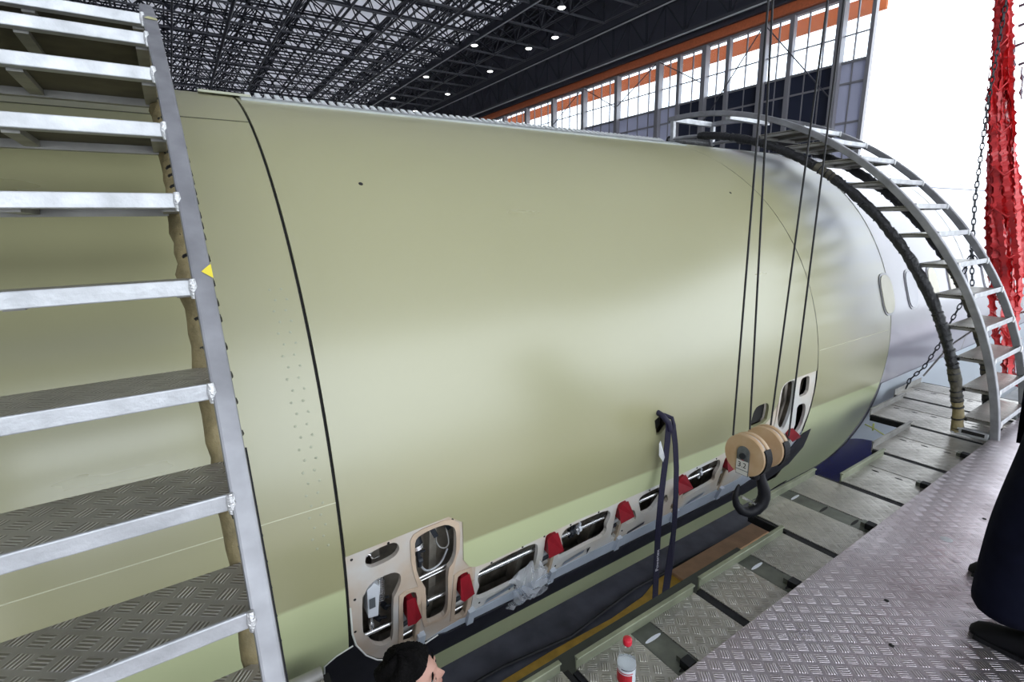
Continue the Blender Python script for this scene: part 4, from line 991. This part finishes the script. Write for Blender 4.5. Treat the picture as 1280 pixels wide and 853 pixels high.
# ------------------------------------------------------------------ clear plastic bag over the sill
bag = MB(); rb = random.Random(3); nb = 12; vs = []
for i in range(nb + 1):
    for j in range(nb + 1):
        u, v = i / nb, j / nb
        y = -1.20 - .24 * u + .03 * math.sin(v * 7) - .06 * (1 - v) * (u - .5)
        a = -13.8 - 8.6 * v - 1.6 * u * (1 - v) + 1.2 * math.sin(u * 9 + v * 3)
        rr = R + .02 + .05 * math.sin(PI * u) * math.sin(PI * min(1, v * 1.1)) + rb.uniform(-.012, .012)
        if v < .3:
            y = -1.32 + (y + 1.32) * (.3 + v * 2.3)
        vs.append(cyl(y, a, rr))
bag.add(vs, [(i * (nb + 1) + j, i * (nb + 1) + j + 1, (i + 1) * (nb + 1) + j + 1, (i + 1) * (nb + 1) + j) for i in range(nb) for j in range(nb)])
o = solo('plastic_bag', bag, M_bag, 'crumpled clear plastic bag hanging over the door sill', 'plastic bag', (1.95, -1.33, -2.0))

# ------------------------------------------------------------------ water bottle
bx, by = 1.0, -1.105
bz = -1.612
bt = thing('water_bottle', 'clear plastic water bottle with red cap at the bottom edge', 'bottle', (bx, by, bz))
k_ = 1.0
prof = [(.026, 0), (.031, .004), (.0315, .02), (.030, .03), (.0315, .05), (.0315, .13), (.030, .145), (.026, .168), (.018, .190), (.0135, .203), (.0130, .212)]
obj('bottle_body', MB().lathe(prof, (bx, by, bz), n=32), M_pet, bt)
obj('water', MB().lathe([(.025, .004), (.029, .01), (.029, .14), (0, .141)], (bx, by, bz), n=28), M_water, bt)
obj('cap', MB().lathe([(.0145, .208), (.0155, .211), (.0155, .226), (.0145, .229), (0, .2295)], (bx, by, bz), n=24), M_capred, bt)
lb = obj('label', MB().lathe([(.0320, .065), (.0322, .066), (.0322, .128), (.0320, .129)], (bx, by, bz), n=32), M_label, bt)
def band(a0, a1, z0, z1, m, nm):
    mb = MB(); n = 10; vs = []
    for i in range(n + 1):
        a = math.radians(a0 + (a1 - a0) * i / n)
        for z in (z0, z1): vs.append((bx + .0325 * math.cos(a), by + .0325 * math.sin(a), bz + z))
    obj(nm, mb.add(vs, [(2 * i, 2 * i + 2, 2 * i + 3, 2 * i + 1) for i in range(n)]), m, lb)
band(20, 170, .066, .106, M_labelred, 'label_print')
band(60, 175, .110, .114, M_labelred, 'label_print')
band(100, 250, .124, .128, mat('label_black', (.02, .02, .03), .4), 'label_print')
band(205, 222, .085, .116, MATS['label_black'], 'label_print')

# ------------------------------------------------------------------ red safety net bunch
def net_c(z):
    tab = [(-1.55, 1.10), (-1.0, 1.19), (-.3, 1.30), (.4, 1.43), (1.0, 1.54), (1.75, 1.625), (3.2, 1.70)]
    for (z0, x0), (z1, x1) in zip(tab[:-1], tab[1:]):
        if z <= z1: return x0 + (x1 - x0) * (z - z0) / (z1 - z0)
    return tab[-1][1]
def net_w(z):
    tab = [(-1.55, .03), (-1.2, .06), (-.6, .115), (0, .125), (.5, .085), (1.1, .06), (1.75, .035), (3.2, .03)]
    for (z0, x0), (z1, x1) in zip(tab[:-1], tab[1:]):
        if z <= z1: return x0 + (x1 - x0) * (z - z0) / (z1 - z0)
    return tab[-1][1]
net = thing('safety_net', 'bunched bright red plastic safety net hanging beside the right stairs', 'safety net', (1.3, -6.0, -1.6))
rn = random.Random(11)
for s_ in range(34):
    ph = rn.uniform(0, 2 * PI); rad = math.sqrt(rn.random()); ox, oy = rad * math.cos(ph), rad * math.sin(ph)
    z = 3.2; zb = -1.5 + rn.random() ** 2 * 1.2 if s_ % 3 else -.9 + rn.random() * .6
    vs = []; f1 = rn.uniform(.5, 1.2); p1 = rn.uniform(0, 6); k = 0; tw = rn.uniform(0, PI)
    ko = rn.uniform(0, .06)
    while z > zb:
        w_ = net_w(z); cx = net_c(z) + ox * w_ + .02 * math.sin(z * 2.5 * f1 + p1); cy_ = -6.0 + oy * w_ * 1.3 + .02 * math.cos(z * 3 * f1 + p1)
        kk = ((3.2 - z + ko) % .085) / .085
        hw = .017 + (.016 if kk < .3 else 0)
        tw += rn.uniform(-.25, .25)
        dx, dy = math.cos(tw + z * 1.1) * hw, math.sin(tw + z * 1.1) * hw
        vs += [(cx - dx, cy_ - dy, z), (cx + dx, cy_ + dy, z)]
        z -= .0212
    n = len(vs) // 2
    obj('net_strand', MB().add(vs, [(2 * i, 2 * i + 1, 2 * i + 3, 2 * i + 2) for i in range(n - 1)]), M_redplastic, net)
for s_ in range(9):      # cross ties
    zz = 1.7 - s_ * .34; w_ = net_w(zz) * 1.1; c = net_c(zz)
    pts = [(c - w_ * .8, -5.93, zz + .05), (c - w_ * .3, -5.88, zz - .02), (c + w_ * .4, -5.88, zz + .06), (c + w_ * .9, -5.95, zz - .03)]
    obj('cross_strand', MB().tube(pts, [.005, .010, .011, .004], 6), M_redplastic, net)
for q, (x0, z0, x1, z1) in enumerate(((1.50, 1.35, 1.33, 1.38), (1.50, 1.50, 1.30, 1.56), (1.52, 1.65, 1.30, 1.72), (1.455, 1.2, 1.3, 1.25))):
    obj('loose_strand', MB().tube([(x0, -6.0, z0), ((x0 + x1) / 2, -6.0, z0 + .02), (x1, -6.02, z1 + .02)], [.012, .006, .010], 4), M_greyplastic, net)
for xk, z0, z1 in ((1.51, 1.40, .35), (1.43, 1.18, .9)):
    pts = []; rs = []; z = z0
    while z > z1: pts.append((xk - (z0 - z) * .13 + .004 * math.sin(z * 40), -6.0, z)); rs.append(.014 if (len(pts) % 4 == 0) else .005); z -= .028
    obj('loose_strand', MB().tube(pts, rs, 4), M_greyplastic, net)

# ------------------------------------------------------------------ chain
ch = thing('barrier_chain', 'thin dark chain draped from above to the platform behind the right stairs', 'chain', (1.43, -5.75, -1.6))
def chain(path, pitch=.05):
    P = [Vector(p) for p in path]; out = []; acc = 0
    for p, q in zip(P[:-1], P[1:]):
        L = (q - p).length; d = (q - p) / L
        while acc < L: out.append((p + d * acc, d)); acc += pitch
        acc -= L
    for k, (c, d) in enumerate(out):
        s_ = d.cross(Vector((0, 1, 0)) if k % 2 else Vector((1, 0, .2))).normalized(); a, b = .033, .013
        pts = [c + d * (a * math.cos(t)) + s_ * (b * math.sin(t)) for t in [i * PI / 4 for i in range(8)]]
        obj('link', MB().tube(pts, .0045, 4, closed=True), M_dark_steel, ch)
yc = -5.62
chain([(1.50, yc, 3.2), (1.505, yc, .85), (1.478, yc, .127), (1.437, yc, -.31)])
chain([(1.437, yc, -.31), (1.38, yc, -.40), (1.30, yc, -.38)])
chain([(1.437, yc, -.31), (1.40, yc, -.55), (1.38, yc, -.70), (1.39, yc, -.78)])
chain([(1.437, yc, -.31), (1.47, yc, -.50), (1.46, yc, -.62)])
chain([(1.44, yc, -.72), (1.50, yc, -.93), (1.55, yc, -1.14), (1.63, yc, -1.36), (1.72, yc, -1.50), (1.74, yc, -1.60)])
# drooping cable behind the right stairs, lines up on the platform
solo('stay_cable', MB().tube([(1.76, -6.1, -1.56), (1.60, -6.1, -1.22), (1.40, -6.1, -.98), (1.20, -6.1, -.86), (1.05, -6.1, -.78)], .009, 6), M_alu_dull, 'pale thin cable rising behind the right stairs', 'cable', (1.76, -6.1, -1.56))
board5 = [o for o in COL.objects if o.name.startswith('sliding_board') and o['label'] == BLAB[5]][0]
obj('marker_rod', MB().tube([(1.64, -4.55, -1.66), (1.52, -4.40, -1.62), (1.37, -4.3, -1.63)], .005, 6).box(1.545, 1.555, -4.465, -4.455, -1.66, -1.60), M_greentape, board5)

# ------------------------------------------------------------------ people
def skin_body(name, verts, edges, radii, m, parent, sub=2):
    """one continuous surface grown over a skeleton"""
    l = wloc(parent)
    me = bpy.data.meshes.new(name)
    me.from_pydata([(x - l.x, y - l.y, z + Z0 - l.z) for x, y, z in verts], edges, [])
    me.materials.append(m)
    o = bpy.data.objects.new(name, me); COL.objects.link(o); o.parent = parent
    md = o.modifiers.new('skin', 'SKIN'); md.use_smooth_shade = True
    for i, r in enumerate(radii):
        me.skin_vertices[0].data[i].radius = r if isinstance(r, tuple) else (r, r)
    me.skin_vertices[0].data[0].use_root = True
    sb = o.modifiers.new('sub', 'SUBSURF'); sb.levels = sub; sb.render_levels = sub
    return o

def head_mesh(c, fwd, up, s=1.0):
    """head with brow, nose, mouth, chin, eye sockets; c is the centre of the skull"""
    fwd, up = Vector(fwd).normalized(), Vector(up).normalized(); sd = fwd.cross(up).normalized(); up = sd.cross(fwd).normalized()
    c = Vector(c); N, Mm = 72, 56; vs = []
    def g(x, x0, w): return math.exp(-((x - x0) / w) ** 2)
    def surf(th, ph):
        # local: f forward, r side, u up; units metres
        f, r, u = math.cos(ph) * math.cos(th), math.cos(ph) * math.sin(th), math.sin(ph)
        F, Rr, U = f * .098, r * .077, u * .112
        if f > 0:                       # face flatter, jaw narrower
            F *= .95
            Rr *= 1 - .28 * max(0, -u - .1) ** 1.1
            F += .012 * g(u, -.80, .25) * g(r, 0, .35)            # chin
            U -= .018 * max(0, -u - .3)
        if f < 0: U += .0 ; F *= 1.03
        if u < -.25 and f < .2:  # back of the neck tucks in
            F *= 1 - .45 * min(1, (-u - .25) / .6) * (1 if f < 0 else .5)
        if f > 0:
            F += .019 * g(r, 0, .12) * g(u, -.26, .13) + .013 * g(r, 0, .08) * g(u, -.08, .16)   # nose
            F += .005 * g(r, 0, .5) * g(u, .17, .10)                                             # brow
            for sg in (-1, 1):
                F -= .013 * g(r, sg * .36, .15) * g(u, .02, .10)                                 # sockets
                F += .006 * g(r, sg * .52, .18) * g(u, -.22, .15)                                # cheekbones
                F += .005 * g(r, sg * .10, .05) * g(u, -.30, .05)
            F += .008 * g(r, 0, .22) * g(u, -.50, .05) + .008 * g(r, 0, .20) * g(u, -.60, .05) - .005 * g(r, 0, .2) * g(u, -.55, .02) - .005 * g(r, 0, .25) * g(u, -.68, .05)
        return F, Rr, U
    for j in range(Mm + 1):
        ph = -PI / 2 + PI * j / Mm
        for i in range(N):
            F, Rr, U = surf(2 * PI * i / N, ph)
            vs.append(c + (fwd * F + sd * Rr + up * U) * s)
    fs = [(j * N + i, j * N + (i + 1) % N, (j + 1) * N + (i + 1) % N, (j + 1) * N + i) for j in range(Mm) for i in range(N)]
    def loc(F, Rr, U): return c + (fwd * F + sd * Rr + up * U) * s
    return MB().add(vs, fs, True), loc, surf, (fwd, sd, up)

def make_head(parent, c, fwd, up, s=1.0, neck_to=None, rough_hair=.005):
    mb, loc, surf, (fw, sd, upv) = head_mesh(c, fwd, up, s)
    if neck_to is not None:
        a = loc(-.022, 0, -.06); b = Vector(neck_to)
        mb.tube([a, a.lerp(b, .5), b], [.056 * s, .054 * s, .066 * s], 18)
    hd = obj('head', mb, M_skin, parent)
    # hair cap: a shell over skull top, back and temples
    rh = random.Random(5); N, Mm = 90, 60; vs = []; keepf = []
    for j in range(Mm + 1):
        ph = -PI / 2 + PI * j / Mm
        for i in range(N):
            th = 2 * PI * i / N; F, Rr, U = surf(th, ph)
            f = math.cos(th)
            k = .014 + .006 * math.sin(th * 5 + ph * 7) + rh.uniform(0, rough_hair)
            n_ = Vector((F / .098, Rr / .077, U / .112)).normalized()
            vs.append(loc(F + n_.x * k, Rr + n_.y * k, U + n_.z * k * 1.2))
    for j in range(Mm):
        ph = math.degrees(-PI / 2 + PI * (j + .5) / Mm)
        for i in range(N):
            th = 2 * PI * (i + .5) / N; f = math.cos(th)
            lim = 34 if f > .55 else (34 - (0.55 - f) * 75 if f > -.1 else -20 + (f + .1) * 20)
            if ph > lim: keepf.append((j * N + i, j * N + (i + 1) % N, (j + 1) * N + (i + 1) % N, (j + 1) * N + i))
    obj('hair', MB().add(vs, keepf, True), M_hair, hd)
    for sg in (-1, 1):
        e = loc(.079, sg * .031, .003)
        obj('eye', MB().lathe([(0, -.012), (.008, -.009), (.0118, 0), (.008, .009), (0, .012)], e, fw, 14), M_eye, hd)
        obj('iris', MB().lathe([(.0055, .0), (.004, .0015), (0, .002)], e + fw * .0108 * s - upv * .001, fw, 12), M_iris, hd)
        lid = [e + upv * .0085 + sd * (.016 * t) + fw * (.0095 - .004 * t * t) - upv * (.006 * t * t) for t in (-1, -.5, 0, .5, 1)]
        obj('eyelid', MB().tube(lid, [.002, .004, .0045, .004, .002], 6), M_skin, hd)
        br = [e + upv * .023 + sd * (.020 * t + sg * .003) + fw * (.009 - .005 * t * t) - upv * (.004 * t * t) for t in (-1, -.5, 0, .5, 1)]
        obj('eyebrow', MB().tube(br, [.0015, .003, .0035, .003, .0015], 6), M_hair, hd)
        ec = loc(-.004, sg * .077, -.008); o1 = []
        for t in range(13):
            a = math.radians(-150 + t * 28)
            o1.append(ec + upv * (.030 * math.sin(a)) + fw * (.017 * math.cos(a) - .003) + sd * sg * (.010 + .008 * (1 - math.cos(a)) * .5))
        ear = MB().tube(o1, [.004, .006, .0065, .0065, .0065, .007, .0065, .006, .0055, .0055, .005, .0045, .003], 8)
        ear.lathe([(0, -.004), (.020, -.002), (.020, .004), (0, .006)], ec + sd * sg * .006, sd * sg, 14)
        obj('ear', ear, M_skin, hd)
    lp = [loc(.088, .022 * t, -.061 - .002 * t * t) - fw * (.012 * t * t) for t in (-1, -.5, 0, .5, 1)]
    obj('lips', MB().tube(lp, [.002, .0045, .005, .0045, .002], 8), mat('lips', (.40, .16, .14), .4), hd)
    return hd

def hand(parent, wrist, d, palm_n, s=1.0):
    """relaxed hand: palm plus five unequal curled fingers, one continuous skinned mesh each rooted in the palm"""
    d = Vector(d).normalized(); pn = Vector(palm_n).normalized(); sdv = d.cross(pn).normalized(); w = Vector(wrist)
    V = [w, w + d * .035 * s, w + d * .075 * s]; E_ = [(0, 1), (1, 2)]; Rd = [(.026, .02), (.036, .016), (.038, .014)]
    for k, (off, L) in enumerate(((-.030, .060), (-.010, .072), (.010, .068), (.028, .052))):
        b = w + d * .082 * s + sdv * off * s; i0 = len(V)
        V += [b, b + d * L * .45 * s + pn * .006, b + d * L * .78 * s + pn * .022, b + d * L * .92 * s + pn * .042]
        E_ += [(2, i0), (i0, i0 + 1), (i0 + 1, i0 + 2), (i0 + 2, i0 + 3)]; Rd += [(.0095,) * 2, (.0088,) * 2, (.008,) * 2, (.007,) * 2]
    i0 = len(V); b = w + d * .03 * s - sdv * .035 * s
    V += [b, b + d * .03 - sdv * .02 + pn * .012, b + d * .055 - sdv * .026 + pn * .026]
    E_ += [(1, i0), (i0, i0 + 1), (i0 + 1, i0 + 2)]; Rd += [(.012,) * 2, (.010,) * 2, (.0085,) * 2]
    return skin_body('hand', V, E_, Rd, M_skin, parent)

# man standing on the walkway at the right edge (only legs and hem in view)
px_, py_ = .295, -2.60
pr = thing('person', 'person in dark navy trousers and boots standing on the walkway at the right edge', 'person', (px_, py_, -1.578))
G0 = -1.578
V = [(px_ - .02, py_, -.64), (px_ - .03, py_ - .12, -.70), (px_ + .03, py_ - .18, -1.10), (px_ + .06, py_ - .20, -1.38), (px_ + .06, py_ - .20, -1.48),
     (px_ - .03, py_ + .12, -.70), (px_ + .02, py_ + .18, -1.10), (px_ + .03, py_ + .20, -1.38), (px_ + .03, py_ + .20, -1.48)]
skin_body('trousers', V, [(0, 1), (1, 2), (2, 3), (3, 4), (0, 5), (5, 6), (6, 7), (7, 8)], [(.15, .14), .13, .125, .12, .115, .13, .125, .12, .115], M_trousers, pr)
for sg, bx_, by_ in ((-1, px_ + .01, py_ - .22), (1, px_ - .11, py_ + .22)):
    bo = MB(); vs = []
    sec = [(-.10, .036, .085), (-.06, .046, .13), (0, .047, .135), (.06, .046, .10), (.12, .050, .075), (.16, .050, .062), (.19, .038, .048), (.205, .015, .03)]
    for (dx, hw, h) in sec:
        for k in range(12):
            a = 2 * PI * k / 12
            vs.append((bx_ + .02 + dx, by_ + hw * math.cos(a), max(G0 + .002, G0 + h / 2 + h / 2 * math.sin(a))))
    bo.add(vs, [(i * 12 + k, i * 12 + (k + 1) % 12, (i + 1) * 12 + (k + 1) % 12, (i + 1) * 12 + k) for i in range(len(sec) - 1) for k in range(12)] + [tuple(range(12))[::-1], tuple(range(84, 96))], True)
    b_o = obj('boot', bo, M_boot, pr)
    obj('sole', MB().box(bx_ - .08, bx_ + .205, by_ - .046, by_ + .046, G0, G0 + .018), M_black, b_o)
    obj('boot_shaft', MB().tube([(bx_ + .01, by_, G0 + .07), (bx_ + .01, by_, G0 + .22)], [.052, .060], 14), M_boot, b_o)
tx = px_ - .11
T = [(tx + .04, py_, -.62), (tx + .02, py_, -.42), (tx, py_, -.22), (tx + .01, py_, -.08), (tx + .02, py_, .0), (tx - .02, py_ - .17, -.11), (tx - .08, py_ - .24, -.38), (tx - .06, py_ - .22, -.60),
     (tx - .02, py_ + .17, -.11), (tx - .08, py_ + .24, -.38), (tx - .06, py_ + .22, -.60)]
skin_body('jacket', T, [(0, 1), (1, 2), (2, 3), (3, 4), (3, 5), (5, 6), (6, 7), (3, 8), (8, 9), (9, 10)], [(.13, .13), (.145, .12), (.165, .12), (.12, .09), .06, .065, .055, .042, .065, .055, .042], M_trousers, pr)
T2 = [(tx + .05, py_, -.64), (tx + .03, py_, -.42), (tx, py_, -.22), (tx + .01, py_, -.10)]
ve = skin_body('vest', T2, [(0, 1), (1, 2), (2, 3)], [(.165, .155), (.165, .14), (.18, .135), (.14, .11)], M_hivis, pr)
make_head(pr, (tx + .04, py_, .12), (1, .05, -.25), (.1, 0, 1), neck_to=(tx + .01, py_, -.03))
hand(pr, (tx - .06, py_ - .22, -.62), (.1, 0, -1), (0, 1, 0)); hand(pr, (tx - .06, py_ + .22, -.62), (.1, 0, -1), (0, -1, 0))

# man below the platform, only his head in view
hxx, hyy, hzz = 1.40, -.475, -1.515
pl = thing('person', 'black haired man seen from above, head only, looking at the open door bay', 'person', (1.40, -.44, -3.15))
make_head(pl, (hxx, hyy, hzz), (-.45, -.85, .28), (-.05, .32, 1.0), 1.0, neck_to=(hxx - .0, hyy + .075, hzz - .20))
bx2, by2 = hxx + .0, hyy + .08
T = [(bx2, by2, -2.35), (bx2, by2, -2.10), (bx2, by2, -1.88), (bx2, by2, -1.76), (bx2 - .15, by2 + .02, -1.82), (bx2 - .17, by2 - .02, -2.10), (bx2 - .12, by2 - .22, -2.20),
     (bx2 + .15, by2 + .02, -1.82), (bx2 + .17, by2 - .02, -2.10), (bx2 + .12, by2 - .22, -2.20)]
skin_body('work_shirt', T, [(0, 1), (1, 2), (2, 3), (3, 4), (4, 5), (5, 6), (3, 7), (7, 8), (8, 9)], [(.15, .12), (.145, .11), (.15, .11), (.09, .08), .06, .05, .038, .06, .05, .038], M_trousers, pl)
skin_body('trousers', [(bx2, by2, -2.35), (bx2 - .08, by2, -2.42), (bx2 - .10, by2, -2.75), (bx2 - .10, by2 + .02, -3.10), (bx2 + .08, by2, -2.42), (bx2 + .10, by2, -2.75), (bx2 + .10, by2 + .02, -3.10)],
          [(0, 1), (1, 2), (2, 3), (0, 4), (4, 5), (5, 6)], [(.14, .12), .10, .075, .055, .10, .075, .055], M_trousers, pl)
hand(pl, (bx2 - .12, by2 - .24, -2.20), (0, -1, 0), (0, 0, -1)); hand(pl, (bx2 + .12, by2 - .24, -2.20), (0, -1, 0), (0, 0, -1))
for sx_ in (-.10, .10):
    obj('boot', MB().box(bx2 + sx_ - .045, bx2 + sx_ + .045, by2 - .16, by2 + .08, -3.15, -3.08).box(bx2 + sx_ - .04, bx2 + sx_ + .04, by2 - .04, by2 + .07, -3.08, -3.0), M_boot, pl)
solo('lower_step', MB().box(1.15, 1.72, -.75, -.05, -3.19, -3.15), M_board, 'lower chequer plate step beneath the black haired man', 'step', (1.4, -.4, -3.19))
solo('step_stand', MB().box(1.2, 1.26, -.7, -.64, -4.8, -3.19).box(1.6, 1.66, -.7, -.64, -4.8, -3.19).box(1.2, 1.26, -.16, -.10, -4.8, -3.19).box(1.6, 1.66, -.16, -.10, -4.8, -3.19), M_dark_steel, 'dark steel stand under the lower step', 'stand', (1.4, -.4, -4.8))
